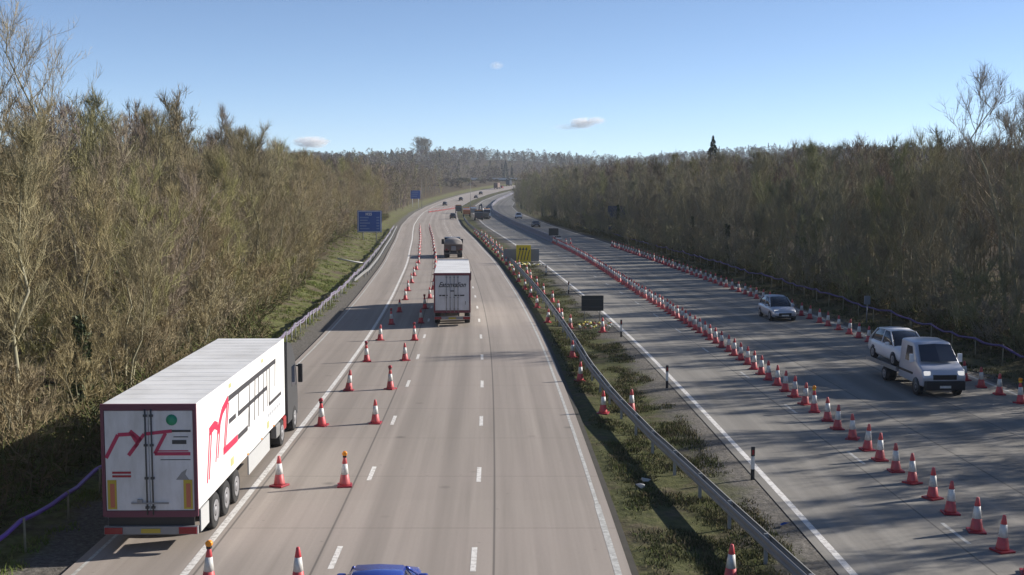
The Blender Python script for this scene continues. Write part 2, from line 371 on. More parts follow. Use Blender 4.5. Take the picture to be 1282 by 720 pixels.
# ------------------------------------------------------------ trees
def ribbon_tris(base, dirs, length, width, rng, bend=.15):
    """thin bent blades: quad + tip triangle per twig"""
    n = len(base); d = dirs / np.linalg.norm(dirs, axis=1, keepdims=True)
    r = rng.normal(size=(n, 3)); side = np.cross(d, r); side /= np.linalg.norm(side, axis=1, keepdims=True) + 1e-9
    L = length[:, None]; W = width[:, None] * .5
    mid = base + d * L * .5; tip = base + d * L + np.cross(d, side) * L * bend * rng.uniform(-1, 1, (n, 1)) + np.array([0, 0, 1]) * L * .12
    v = np.stack([base - side * W, base + side * W, mid + side * W * .7, mid - side * W * .7, tip], 1).reshape(-1, 3)
    i = np.arange(n)[:, None] * 5
    q = np.concatenate([i, i + 1, i + 2, i + 3], 1); t = np.concatenate([i + 3, i + 2, i + 4], 1)
    return v, q, t, (base, d, tip)
def np_mesh(name, V, quads, tris, colors=None):
    me = bpy.data.meshes.new(name); nq, ntr = len(quads), len(tris)
    me.vertices.add(len(V)); me.vertices.foreach_set('co', np.asarray(V, dtype=np.float32).ravel())
    loops = np.concatenate([np.asarray(quads).ravel(), np.asarray(tris).ravel()]).astype(np.int32)
    me.loops.add(len(loops)); me.loops.foreach_set('vertex_index', loops)
    me.polygons.add(nq + ntr)
    st = np.concatenate([np.arange(nq) * 4, nq * 4 + np.arange(ntr) * 3]).astype(np.int32)
    me.polygons.foreach_set('loop_start', st)
    if colors is not None:
        a = me.color_attributes.new('col', 'FLOAT_COLOR', 'POINT')
        a.data.foreach_set('color', np.concatenate([colors, np.ones((len(colors), 1))], 1).astype(np.float32).ravel())
    me.update(calc_edges=True); return me
def tree_mesh(seed, H=12, spread=2.6, stems=1, n1=28, n2=6, ntw=27, lean=.07, low=.10, up=.85, tw=.0165, poplar=False):
    rng = np.random.default_rng(seed); mb = MB(); B = []   # B: branch segments for twigs: (p0, p1, weight)
    cm = MB()
    for s in range(stems):
        a = rng.uniform(0, 2 * pi); off = Vector((cos(a), sin(a), 0)) * (.0 if stems == 1 else .35)
        h = H * (1 if s == 0 else rng.uniform(.7, .95)); ln = Vector((cos(a), sin(a), 0)) * h * (lean + (.12 if stems > 1 else 0))
        pts = []; K = 9
        for i in range(K):
            t = i / (K - 1); pts.append(off + ln * t ** 1.3 + Vector((rng.normal() * .22, rng.normal() * .22, 0)) * t * (h / 9) + Vector((0, 0, h * t * .96)))
        r0 = .009 * h + .012
        mb.tube(pts, [r0 * (1 - .93 * i / (K - 1)) for i in range(K)], 6)
        P_ = np.array([p[:] for p in pts])
        nn = max(6, int(n1 / (1 + .45 * (stems - 1))))
        for k in range(nn):
            t = low + (1 - low - .04) * ((k + rng.uniform(0, 1)) / nn); x = t * (K - 1); i = min(K - 2, int(x)); p = P_[i] + (P_[i + 1] - P_[i]) * (x - i)
            az = k * 2.4 + rng.normal() * .5
            prof = (1 - ((t - .45) / .62) ** 2) if not poplar else .45
            L = spread * max(.42, prof) * rng.uniform(.75, 1.2) * (h / H)
            upk = up + rng.normal() * .15 + .5 * t
            d = np.array([cos(az), sin(az), upk]); d /= np.linalg.norm(d)
            pp = [p]; dd = d.copy(); S = 4
            for j in range(S):
                dd = dd + np.array([rng.normal() * .16, rng.normal() * .16, .10 + rng.normal() * .1]); dd /= np.linalg.norm(dd); pp.append(pp[-1] + dd * L / S)
            rb = max(.012, r0 * .34 * (1 - .6 * t))
            cm.tube(pp, [rb * (1 - .8 * j / S) for j in range(S + 1)], 3, cap=False)
            for j in range(S): B.append((pp[j], pp[j + 1], .6 + j * .25, L))
            for m in range(n2):
                q = rng.uniform(.2, 1) * S; j = min(S - 1, int(q)); b0 = pp[j] + (pp[j + 1] - pp[j]) * (q - j)
                d2 = dd * .7 + rng.normal(size=3) * .55 + np.array([0, 0, .35]); d2 /= np.linalg.norm(d2); L2 = L * rng.uniform(.3, .6)
                b1 = b0 + d2 * L2 * .5; d3 = d2 + rng.normal(size=3) * .3 + np.array([0, 0, .2]); d3 /= np.linalg.norm(d3); b2 = b1 + d3 * L2 * .5
                cm.tube([b0, b1, b2], [.014, .010, .005], 3, cap=False)
                B.append((b0, b1, .8, L2)); B.append((b1, b2, 1.2, L2))
        B.append((P_[-3], P_[-1], .8, 1.5)); B.append((P_[-2], P_[-1], .5, 1.5))
    wts = np.array([b[2] for b in B]); wts /= wts.sum(); N = int(len(B) * ntw / 4)
    pick = rng.choice(len(B), N, p=wts); p0 = np.array([B[i][0] for i in pick]); p1 = np.array([B[i][1] for i in pick])
    base = p0 + (p1 - p0) * rng.uniform(0, 1, (N, 1)); d = (p1 - p0) / (np.linalg.norm(p1 - p0, axis=1, keepdims=True) + 1e-6)
    dirs = d * .8 + rng.normal(size=(N, 3)) * .38 + np.array([0, 0, .6])
    ln = rng.uniform(.35, 1.0, N) * (H / 12) ** .5
    v, q, t, (b_, dn, tip) = ribbon_tris(base, dirs, ln, np.full(N, tw), rng)
    # one side shoot on each twig
    base2 = base + dn * ln[:, None] * rng.uniform(.3, .7, (N, 1)); v2, q2, t2, _ = ribbon_tris(base2, dn * .7 + rng.normal(size=(N, 3)) * .5, ln * .55, np.full(N, tw * .75), rng)
    nv = len(cm.v); V = np.concatenate([np.array(cm.v).reshape(-1, 3), v, v2]); Q = np.concatenate([np.array(cm.f).reshape(-1, 4), q + nv, q2 + nv + len(v)]); T = np.concatenate([t + nv, t2 + nv + len(v)])
    return mb.mesh('trunk'), np_mesh('crown', V, Q, T), (np.array(mb.v), mb.f, V, Q, T)
TREES = []
specs = [dict(H=12, spread=3.0, stems=1), dict(H=11, spread=3.2, stems=2), dict(H=12.5, spread=2.6, stems=1, low=.3), dict(H=10.5, spread=3.3, stems=3), dict(H=12, spread=2.8, stems=2, up=1.2), dict(H=11.3, spread=3.2, stems=1, up=.6), dict(H=12.8, spread=2.4, stems=1, up=1.4), dict(H=10, spread=3.0, stems=3, low=.1)]
for i, s in enumerate(specs): TREES.append(tree_mesh(100 + i, **s))
for t in TREES:
    t[0].materials.append(M['bark']); t[1].materials.append(M['twig'])
def ivy_mesh(seed):
    rng = np.random.default_rng(seed); N = 1500; z = rng.random(N) ** .8 * rng.uniform(5, 8); a = rng.uniform(0, 2 * pi, N); r_ = rng.uniform(.1, .6, N) * (1.1 - z / 10)
    p = np.stack([r_ * np.cos(a), r_ * np.sin(a), z], 1); v, q, t, _ = ribbon_tris(p, rng.normal(size=(N, 3)), np.full(N, .22), np.full(N, .16), rng); return np_mesh('ivy', v, q, t)
M['ivy'] = mat('ivy_leaves', (.06, .085, .03), .6, 0, .4, 2)
IVY = [ivy_mesh(i) for i in range(3)]
for m_ in IVY: m_.materials.append(M['ivy'])
ivr = random.Random(77)
def place_tree(vi, loc, sc, rz, label, cat='tree', group=None, name='bare_tree', zs=1):
    t = TREES[vi]; o = thing(name, label, cat, loc, rz, group); o.scale = (sc, sc, sc * zs); grey = bool(group) and 'right' in group  # grey: right-hand groups take the shade-darkened twigs
    for nm, me in (('trunk', t[0]), ('crown', t[1])):
        p = bpy.data.objects.new(nm, me); COL.objects.link(p); p.parent = o
        if grey and nm == 'crown': p.material_slots[0].link = 'OBJECT'; p.material_slots[0].material = M['twig_shade']
    if vi in (0, 2, 5, 6) and ivr.random() < .28: p = bpy.data.objects.new('ivy', IVY[ivr.randrange(3)]); COL.objects.link(p); p.parent = o
    return o
rt = random.Random(11)
def left_edge(Y):   return float(np.interp(Y, [0, 60, 75, 110, 135, 150, 235, 260, 400], [-16.8, -16.6, -16.8, -17.6, -19.5, -20.5, -20.2, -17.5, -16.5]))
def right_edge(Y):  return float(np.interp(Y, [0, 60, 120, 220, 300, 420, 600], [30, 29.5, 28.8, 27.6, 26.2, 26.0, 26.6]))
for row in range(2):                                    # front rows of each wood are trees of their own
    Y = 22 + row * 2.3
    while Y < 330:
        u = left_edge(Y) - row * 3.6 - rt.uniform(0, 1.8)
        place_tree(rt.randrange(8), P(u, Y, -.1), rt.uniform(.84, 1.18) * (.86 if row == 0 else 1), rt.uniform(0, 6.28), 'leafless olive-brown tree in the dense sunlit wood left of the motorway', group='bare trees in the wood on the left')
        Y += 4.6 + Y * .006
    Y = 50 + row * 2.3
    while Y < 500:
        u = right_edge(Y) + row * 3.6 + rt.uniform(0, 1.8)
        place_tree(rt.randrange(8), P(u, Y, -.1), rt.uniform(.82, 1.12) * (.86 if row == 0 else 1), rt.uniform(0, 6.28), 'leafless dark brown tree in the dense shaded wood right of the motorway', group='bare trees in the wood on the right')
        Y += 4.6 + Y * .006
# shrubs along the front of the woods
SHR = [tree_mesh(200 + i, H=4.2, spread=2.0, stems=4, n1=16, n2=4, ntw=20, low=.08, up=.6, tw=.026, lean=.15) for i in range(3)]
for t in SHR: t[0].materials.append(M['bark']); t[1].materials.append(M['twig'])
n0 = len(TREES); TREES += SHR
for side in (0, 1):
    Y = 24 if side == 0 else 55
    while Y < 260:
        u = (left_edge(Y) + rt.uniform(-.6, .9)) if side == 0 else (right_edge(Y) - rt.uniform(-.3, 1.0))
        place_tree(n0 + rt.randrange(3), P(u, Y, -.1), rt.uniform(.7, 1.15), rt.uniform(0, 6.28), ('low bare shrub at the foot of the left-hand wood' if side == 0 else 'low dark bare shrub at the foot of the right-hand wood'), 'shrub', 'shrubs at the foot of the left wood' if side == 0 else 'shrubs at the foot of the right wood', 'bare_shrub')
        Y += 2.6 + Y * .008
for i in range(26):
    Y = 24 + i * 1.6; place_tree(n0 + rt.randrange(3), P(rt.uniform(-24, -18.5), Y, -.1), rt.uniform(.9, 1.3), rt.uniform(0, 6.28), 'low bare shrub at the foot of the left-hand wood', 'shrub', 'shrubs at the foot of the left wood', 'bare_shrub')
# single trees that stand out on the skyline
TREES.append(tree_mesh(301, H=19, spread=4.5, stems=1, n1=30, n2=8, ntw=10, low=.35, up=1.1, tw=.02)); TREES.append(tree_mesh(302, H=15, spread=3.4, stems=1, n1=40, n2=6, ntw=14, low=.15, up=1.6, poplar=True, tw=.025))
TREES.append(tree_mesh(303, H=17, spread=4.2, stems=2, n1=32, n2=8, ntw=12, low=.3, up=1.1, tw=.02)); TREES.append(tree_mesh(304, H=16, spread=8.5, stems=1, n1=44, n2=10, ntw=50, low=.25, up=.45, tw=.12))
for t in TREES[-4:]: t[0].materials.append(M['bark']); t[1].materials.append(M['twig'])
k = len(TREES) - 4
def at_px(px, Y): return (px - 641) * Y / 1468 * .996
def lone(vi, px, Y, sc, label, zs=1): X = at_px(px, Y); return place_tree(vi, (X, Y, ground(X, Y) - .1), sc, rt.uniform(0, 6), label, name='bare_tree', zs=zs)
lone(k, 50, 68, .93, 'tallest slender bare tree rising into the sky above the left wood')
lone(k + 2, -12, 66, .75, 'bare tree with grey twigs at the far left edge above the wood')
lone(k + 1, 291, 120, 1.0, 'narrow upright bare tree poking above the left wood')
lone(k + 1, 220, 95, .90, 'thin pointed bare tree on the skyline in the middle of the left wood')
lone(k + 2, 1272, 78, .98, 'tall bare tree with open twigs at the far right edge of the wood')
lone(k + 2, 1150, 90, .78, 'bare tree with upright twigs standing above the right wood left of the tallest one')
lone(k + 1, 1185, 95, .80, 'narrow bare tree just above the right wood, between two taller open ones')
lone(k + 3, 530, 1450, 1.75, 'broad rounded bare oak standing above the wooded skyline beyond the left wood', .85)

# the rest of the woods: merged
def merge_trees(name, items, cols, thin=1.0, wide=1.0):
    VV, QQ, TT, CC = [], [], [], []; nv = 0; rng = np.random.default_rng(5)
    for (vi, loc, sc, rz), col in zip(items, cols):
        tv, tf, V, Q, T = TREES[vi][2]
        Rm = np.array([[cos(rz), -sin(rz), 0], [sin(rz), cos(rz), 0], [0, 0, 1]]) * sc
        off = np.array(loc)
        nb = len(T) // 2 * 5 * 2        # twig vertices at the end of V
        nbr = len(V) - nb; nq = len(Q) - len(T)
        m = int(len(T) * thin); sel = rng.choice(len(T), m, replace=False)
        allq = Q[nq:][sel]; allt = T[sel]
        base = allq[:, :1]; vid = np.concatenate([base, base + 1, base + 2, base + 3, base + 4], 1)
        tw = V[vid.ravel()].reshape(-1, 5, 3)
        ce = (tw[:, 0] + tw[:, 1])[:, None] / 2
        if wide != 1:
            for a, b in ((0, 1), (2, 3)) if False else ((0, 1),):
                mid = (tw[:, a] + tw[:, b]) / 2; tw[:, a] = mid + (tw[:, a] - mid) * wide; tw[:, b] = mid + (tw[:, b] - mid) * wide
            mid = (tw[:, 2] + tw[:, 3]) / 2; tw[:, 2] = mid + (tw[:, 2] - mid) * wide; tw[:, 3] = mid + (tw[:, 3] - mid) * wide
        P1 = tw.reshape(-1, 3) @ Rm.T + off; i = np.arange(m)[:, None] * 5 + nv
        VV.append(P1); QQ.append(np.concatenate([i, i + 1, i + 2, i + 3], 1)); TT.append(np.concatenate([i + 3, i + 2, i + 4], 1)); nv += len(P1)
        CC.append(np.tile(col, (len(P1), 1)))
        P2 = tv @ Rm.T + off; q = np.array([f for f in tf if len(f) == 4]) + nv
        VV.append(P2); QQ.append(q); nv += len(P2); CC.append(np.tile(np.array(col) * 1.25, (len(P2), 1)))
    me = np_mesh(name, np.concatenate(VV), np.concatenate(QQ), np.concatenate(TT), np.concatenate(CC))
    return struct(link(name, me, 'attr'), 'stuff')
pal = [(.27, .215, .145), (.31, .255, .16), (.27, .215, .175), (.28, .26, .13), (.24, .19, .155), (.19, .165, .10)]
near, far = [], []
for row in range(2, 6):
    for side in (0, 1):
        Y = (10 if side == 0 else -45) + row * 1.7
        while Y < 340:
            u = (left_edge(Y) - row * 3.9 - rt.uniform(0, 3)) if side == 0 else (right_edge(Y) + row * 3.9 + rt.uniform(0, 3))
            near.append((rt.randrange(8), tuple(P(u, Y, -.1)), rt.uniform(.90, 1.13) * (1.04 if side == 0 else 1), rt.uniform(0, 6))); Y += 5.5
for row in range(0, 2):
    Y = -45 + row * 2.2
    while Y < 48:
        near.append((rt.randrange(8), tuple(P(right_edge(Y) + row * 3.9 + rt.uniform(0, 2), Y, -.1)), rt.uniform(.85, 1.05), rt.uniform(0, 6))); Y += 5
wd_ = merge_trees('woodland', near, [pal[rt.randrange(6)] for _ in near],   .42, 2.1); tag(wd_, 'deep leafless woodland behind the front trees on both sides of the motorway', 'woodland')
for row in range(0, 6):
    for side in (0, 1):
        Y = 330 + row * 3
        if side and row < 2: Y = 500
        while Y < (860 if side else 640):
            u = (left_edge(Y) - row * 5 - rt.uniform(0, 4)) if side == 0 else (right_edge(Y) + row * 5 + rt.uniform(0, 4))
            if side == 0 and Y > 480: u -= 3
            far.append((rt.randrange(8), tuple(P(u, Y, -.1)), rt.uniform(.85, 1.25), rt.uniform(0, 6))); Y += 9
wd2 = merge_trees('woodland', far, [pal[rt.randrange(6)] for _ in far], .06, 6.5); tag(wd2, 'distant leafless woodland lining the motorway where it curves away', 'woodland')

# wooded hills: many crowns made of small leaf-sized cards
def hill_woods():
    rng = np.random.default_rng(21); VV, QQ, CC = [], [], []; nv = 0; n = 0
    while n < 6800:
        Y = 430 + 1500 * rng.random() ** .85; X = rng.uniform(-.56, .56) * Y
        u = X - c(Y)
        if Y < 1160 and (-22 < u < 46 or (-34 < u < 52 and not (690 < Y < 970))): continue
        low = 690 < Y < 970 and -80 < u < 0
        if 925 < Y < 960 and -90 < u < 46: continue
        z = ground(X, Y); conifer = rng.random() < (.04 if Y > 1000 else .01)
        h = rng.uniform(9, 14) * (1.25 if rng.random() < .06 else 1); r = rng.uniform(3.5, 6.0); kk = 230 if Y < 900 else 190
        if low: h *= (.2 if Y < 948 else .7); r *= .6; conifer = False
        if conifer: h = rng.uniform(13, 17); r = 2.8
        a = rng.uniform(0, 2 * pi, kk); zz = rng.random(kk) ** .7
        rad = r * np.sqrt(np.clip(1 - (zz * 1.0) ** 2.2, 0.02, 1)) * rng.uniform(.45, 1, kk) if not conifer else r * (1.02 - zz) * rng.uniform(.6, 1, kk)
        p = np.stack([X + rad * np.cos(a), Y + rad * np.sin(a), z - 1 + (h + 1) * zz], 1)
        s_ = (.5 if Y < 900 else .62) * rng.uniform(.5, 1.2, (kk, 1))
        d1 = rng.normal(size=(kk, 3)); d1[:, 2] += .25; d1 /= np.linalg.norm(d1, axis=1, keepdims=True); d2 = np.cross(d1, rng.normal(size=(kk, 3))); d2 /= np.linalg.norm(d2, axis=1, keepdims=True)
        w_ = .22
        V = np.stack([p - d1 * s_ * 1.1 - d2 * s_ * w_, p - d2 * s_ * -w_ - d1 * s_ * .6, p + d1 * s_ * 1.1, p + d2 * s_ * -w_ * 2.2], 1).reshape(-1, 3)
        i = np.arange(kk)[:, None] * 4 + nv; VV.append(V); QQ.append(np.concatenate([i, i + 1, i + 2, i + 3], 1)); nv += len(V)
        col = np.array((.025, .04, .02)) if conifer else np.array(pal[rng.integers(6)]) * rng.uniform(.55, .8)
        CC.append(np.tile(col, (len(V), 1))); n += 1
    me = np_mesh('hill_woodland', np.concatenate(VV), np.concatenate(QQ), np.zeros((0, 3), int), np.concatenate(CC))
    tag(struct(link('hill_woodland', me, 'attr'), 'stuff'), 'brown-grey woodland covering the far hills along the horizon', 'woodland')
hill_woods()
# conifer on the right skyline and small ones on the hill
M['conifer'] = mat('conifer_needles', (.022, .035, .018), .95, 0, .3, 1)
def conifer(px, Y, H, label):
    rng = np.random.default_rng(int(px)); X = at_px(px, Y); z = ground(X, Y)
    o = thing('conifer_tree', label, 'tree', (X, Y, z - .1)); mb = MB(); mb.tube([(0, 0, 0), (0, 0, H * .97)], [.3, .04], 6); mb.build('trunk', 'bark', o)
    N = 1500; t = rng.random(N) ** .8; a = rng.uniform(0, 2 * pi, N); tier = (t * 11 + a * .15) % 1
    rad = H * .24 * (1.0 - t) ** .85 * (.55 + .45 * (1 - tier)) * rng.uniform(.3, 1, N)
    p = np.stack([rad * np.cos(a), rad * np.sin(a), H * (.1 + .9 * t)], 1); d = np.stack([np.cos(a), np.sin(a), -.3 + 0 * a], 1) + rng.normal(size=(N, 3)) * .3
    v, q, tr, _ = ribbon_tris(p, d, rng.uniform(.5, 1.1, N) * H / 14 * (1.15 - t), np.full(N, .3 * H / 14), rng); link('crown', np_mesh('crown', v, q, tr), 'conifer', o)
conifer(892, 230, 17.5, 'dark green conifer standing alone above the right-hand treeline')
conifer(713, 700, 16, 'small dark conifer in the dip of the skyline right of the road')
conifer(633, 1100, 22, 'dark pointed conifer on the far wooded skyline above the overbridge')

# ------------------------------------------------------------ grass tufts and undergrowth
def grass(name, regions, label, hgt, seed, cols, w_=.02):
    rng = np.random.default_rng(seed); VV, TT, CC = [], [], []; nv = 0
    for (u0, u1, Y0, Y1, cnt, nb) in regions:
        for _ in range(cnt):
            Y = Y0 + (Y1 - Y0) * rng.random() ** 1.25; u = rng.uniform(u0, u1)
            nzv = mnoise.noise(Vector((u / 1.6, Y / 3.0, seed)))
            if nzv < -.12 or (u < -14 and u < left_edge(Y) - 3): continue
            b = P(u, Y, -.02); h = hgt * (.5 + .9 * max(0, nzv + .3)) * rng.uniform(.6, 1.3)
            base = np.array(b) + np.stack([rng.normal(0, .14, nb), rng.normal(0, .14, nb), np.zeros(nb)], 1)
            a = rng.uniform(0, 2 * pi, nb); lean = np.stack([rng.normal(0, .45, nb), rng.normal(0, .45, nb), np.ones(nb)], 1) * h * rng.uniform(.5, 1, (nb, 1))
            sd = np.stack([np.cos(a), np.sin(a), np.zeros(nb)], 1) * w_
            V = np.stack([base - sd, base + sd, base + lean], 1).reshape(-1, 3); VV.append(V); TT.append(np.arange(nb * 3).reshape(-1, 3) + nv); nv += nb * 3
            cc = np.array(cols[rng.integers(len(cols))]) * rng.uniform(.7, 1.2); CC.append(np.tile(cc, (nb * 3, 1)))
    me = np_mesh(name, np.concatenate(VV), np.zeros((0, 4), int), np.concatenate(TT), np.concatenate(CC))
    tag(struct(link(name, me, 'grassblade'), 'stuff'), label, 'grass')
gc = [(.09, .10, .04), (.13, .14, .06), (.21, .19, .10), (.07, .075, .035), (.19, .155, .10), (.10, .13, .04)]
grass('grass', [(3.7, 7.5, 24, 75, 5200, 14), (3.7, 7.4, 75, 150, 2600, 10)], 'rough grass and weeds growing in the median strip', .17, 3, gc)
grass('grass', [(-17, -12.6, 24, 120, 2600, 14), (-21, -13, 100, 250, 3800, 10)], 'grass on the left verge beside the hard shoulder', .22, 4, [(.17, .23, .055), (.22, .27, .08), (.27, .26, .11)], .025)
grass('grass', [(24.9, 30, 45, 160, 2600, 12)], 'rough grass on the right verge behind the cones', .28, 5, gc, .025)
# brambles: low dark twiggy mass under the trees
def brambles():
    rng = np.random.default_rng(9); N = 90000
    Y = 20 + 300 * rng.random(N) ** 1.1; side = rng.random(N) < .5; nearR = rng.exponential(2.0, N)
    u = np.where(side, [left_edge(y) + (2.4 if y < 75 else 1.0) for y in Y] - nearR, [right_edge(y) - .8 for y in Y] + nearR)
    base = np.array([P(a, b)[:] for a, b in zip(u, Y)]); base[:, 2] += rng.uniform(0, .9, N)
    v, q, t, _ = ribbon_tris(base, rng.normal(size=(N, 3)) + np.array([0, 0, .5]), rng.uniform(.4, 1.1, N), np.full(N, .05), rng, .6)
    cc = np.array([(.17, .145, .085), (.10, .12, .04), (.22, .17, .10), (.14, .16, .06)])[rng.integers(0, 4, N)]
    me = np_mesh('bramble_undergrowth', v, q, t, np.repeat(cc, 5, axis=0)); tag(struct(link('bramble_undergrowth', me, 'attr'), 'stuff'), 'tangled bramble undergrowth at the foot of the woods', 'undergrowth')
brambles()

# ------------------------------------------------------------ overbridge in the distance
o = thing('overbridge', 'low grey concrete overbridge crossing the motorway in the far distance', 'bridge', (0, 950, zr(950)))
mb = MB(); mb.box(-33, 110, -4, 4, 3.2, 4.7); mb.build('deck', 'darkgrey', o)  # deck coloured dark to paint in the shade of its underside
mb = MB(); mb.box(-33, 110, -4.3, -4.003, 4.5, 6.0); mb.build('parapet', mat('bridge_parapet', (.62, .60, .56), .85, 0, .1, .2), o)  # near parapet coloured paler to make up for its shaded face
mb = MB(); mb.box(-33, 110, 4.003, 4.3, 3.9, 5.8); mb.build('parapet', 'bridge', o)
for x in (-24, 8, 50, 88):
    mb = MB(); mb.box(x - .6, x + .6, -3.5, 3.5, -3, 3.198); mb.build('pier', 'bridge', o)

# ------------------------------------------------------------ safety barriers, duct rails
WP = [(0, .0), (.045, .03), (.045, .09), (0, .13), (0, .18), (.045, .22), (.045, .28), (0, .31)]
def w_beam(mb, pts, side, z0):     # corrugated beam along pts, bulging to side
    rings = []
    for i, p in enumerate(pts):
        rings.append([(p.x + side * x, p.y, p.z + z0 + z) for x, z in WP] + [(p.x + side * (x - .02), p.y, p.z + z0 + z) for x, z in reversed(WP)])
    mb.loft(rings, True, False)
def uo_med(Y): return float(np.interp(Y, [15, 27, 31.6, 38, 43, 51, 60, 90, 400], [7.8, 7.0, 6.5, 5.9, 5.4, 4.85, 4.55, 4.55, 4.5]))
o = thing('median_guardrail', 'double-sided galvanised steel guardrail running along the median strip', 'guardrail', P(uo_med(20), 20)); o.location = (0, 0, 0)
pts = [P(uo_med(Y), Y) for Y in np.arange(14, 330, 3.2)]
for p in pts: p.z = zr(p.y)
for sd in (-1, 1):
    mb = MB(); w_beam(mb, [p + Vector((sd * .10, 0, 0)) for p in pts], sd, .44); mb.build('rail_beam', 'steel', o)
for p in pts[::1][:98]:
    mb = MB(); mb.box(p.x - .05, p.x + .05, p.y - .03, p.y + .03, p.z - .2, p.z + .78); mb.box(p.x - .098, p.x + .098, p.y - .06, p.y + .06, p.z + .5, p.z + .7); mb.build('post', 'steel_dull', o)

def duct_rail(label, uo, Y0, Y1, dy, sag, m, hz, seed, postmat, two=False):
    rr = random.Random(seed); o = thing('duct_rail', label, 'rail')
    ys = np.arange(Y0, Y1, dy); tops = []
    for i, Y in enumerate(ys):
        h = hz + rr.uniform(-.12, .1); b = P(uo(Y) + rr.uniform(-.06, .06), Y)
        mb = MB()
        mb.tube([b + Vector((.07, 0, -.2)), b + Vector((.07 + rr.uniform(-.03, .03), rr.uniform(-.05, .05), h + .08))], .035, 5)
        if i < 98: mb.build('post', postmat, o)
        tops.append(b + Vector((0, 0, h)))
    for k in range(2 if two else 1):
        pp = []
        for i in range(len(tops) - 1):
            for t in (0, .33, .66):
                q = tops[i].lerp(tops[i + 1], t); s = -sag * 4 * t * (1 - t) * rr.uniform(.3, 1.3); pp.append(q + Vector((rr.uniform(-.03, .03), 0, s - k * .14)))
        mb = MB(); mb.tube(pp, .065, 6); mb.build('duct', m, o)
    return o
duct_rail('bright purple plastic duct on posts along the left verge beside the big trailer', lambda Y: float(np.interp(Y, [20, 30, 36, 60], [-13.4, -13.1, -13.0, -13.0])), 22, 62, 2.9, .08, 'purple', .78, 3, 'wood')
duct_rail('faded purple duct rail on many short posts along the left verge', lambda Y: float(np.interp(Y, [60, 250], [-13.0, -12.6])), 62.5, 258, 2.1, .10, 'dullpurple', .78, 4, 'steel_dull', True)
duct_rail('dark purple duct on posts behind the cones at the foot of the right wood', lambda Y: 27.2, 46, 250, 3.4, .14, 'deeppurple', 1.05, 5, 'wood')
o = thing('guardrail', 'short grey steel guardrail curving beside the left hard shoulder below the blue sign', 'guardrail')
pts = [P(float(np.interp(Y, [118, 126, 260], [-12.8, -12.0, -11.9])), Y) for Y in np.arange(118, 262, 3.2)]
for i, p in enumerate(pts): p.z = zr(p.y) - (.42 if i == 0 else .2 if i == 1 else 0)
mb = MB(); w_beam(mb, pts, 1, .42); mb.build('rail_beam', 'steel', o)
for p in pts[1:]:
    mb = MB(); mb.box(p.x - .12, p.x - .022, p.y - .04, p.y + .04, -.2 + p.z, p.z + .7); mb.build('post', 'steel_dull', o)
# temporary barrier dividing the right carriageway
o = thing('temporary_barrier', 'long dark steel temporary barrier dividing the far right carriageway', 'barrier')
Ys_ = [196 + i * 6.0 for i in range(96)]
for i in range(len(Ys_) - 1):
    a, b = PR(15.7, Ys_[i]), PR(15.7, Ys_[i + 1] - .06)
    mb = MB(); prof = [(-.3, 0), (.3, 0), (.16, .25), (.1, 1.05), (-.1, 1.05), (-.16, .25)]
    mb.loft([[(a.x + x, a.y, a.z + z) for x, z in prof], [(b.x + x, b.y, b.z + z) for x, z in prof]], True, False); mb.build('barrier_section', 'barrier', o)
o = thing('crash_cushion', 'grey crash cushion at the near end of the temporary barrier', 'crash cushion', PR(15.7, 190))
for i in range(4):
    mb = MB(); mb.box(-.45, .45, i * 1.35, i * 1.35 + 1.25, .1, .95, .06); mb.build('cushion_bay', 'midgrey', o)
mb = MB(); mb.box(-.5, .5, 5.45, 5.6, .05, 1.15); mb.build('back_plate', 'darkgrey', o)
o = thing('sign_board', 'small dark board raised above the near end of the temporary barrier', 'sign', PR(15.3, 194.5))
mb = MB(); mb.box(-.8, .8, -.04, .04, 1.3, 2.5); mb.build('panel', 'boardback', o)
for x in (-.5, .5):
    mb = MB(); mb.box(x - .04, x + .04, .045, .12, 0, 2.4); mb.build('leg', 'steel_dull', o)

# ------------------------------------------------------------ cones
def make_cone(label, group, red='red', lamp=None, tint=None):
    o = thing('traffic_cone', label, 'cone', (0, 0, 0), 0, group)
    mb = MB(); mb.box(-.24, .24, -.24, .24, 0, .06, .015); mb.build('base', 'darkred' if red == 'red' else red, o)
    mb = MB(); mb.lathe([(.185, .061), (.175, .12), (.128, .398), (.122, .402), (.079, .748), (.085, .752), (.045, .985), (.03, 1.0)], 12); mb.build('body', red, o)
    mb = MB(); mb.lathe([(.130, .40), (.086, .752)], 12); mb.build('sleeve', 'sleeve', o)
    if lamp:
        mb = MB(); mb.box(-.06, .06, -.05, .05, .955, 1.02, .01); lb = mb.build('lamp', 'yellow' if lamp == 'yellow' else 'black', o)
        mb = MB(); mb.lathe([(.05, -.055), (.085, -.045), (.085, .045), (.05, .055)], 12, 'y', 0, 0, 1.08); mb.build('lens', 'amber' if lamp != 'dark' else 'darkred', lb)
    return o
PROTO = {}
ORD = ['first', 'second', 'third', 'fourth', 'fifth', 'sixth', 'seventh', 'eighth']
rc = random.Random(3)
def cone(u, Y, label, group=None, red='red', lamp=None, road=True, sc=1.0):
    key = (red, lamp); loc = PR(u, Y) if road else P(u, Y)
    if key not in PROTO: o = PROTO[key] = make_cone(label, group, red, lamp)
    else:
        o = copy_tree(PROTO[key]); o['label'] = label
        if group: o['group'] = group
        elif 'group' in o: del o['group']
    o.location = loc; o.rotation_euler = (rc.gauss(0, .03), rc.gauss(0, .03), rc.uniform(-.5, .5) + rz_at(Y)); o.scale = (sc,) * 3
    return o
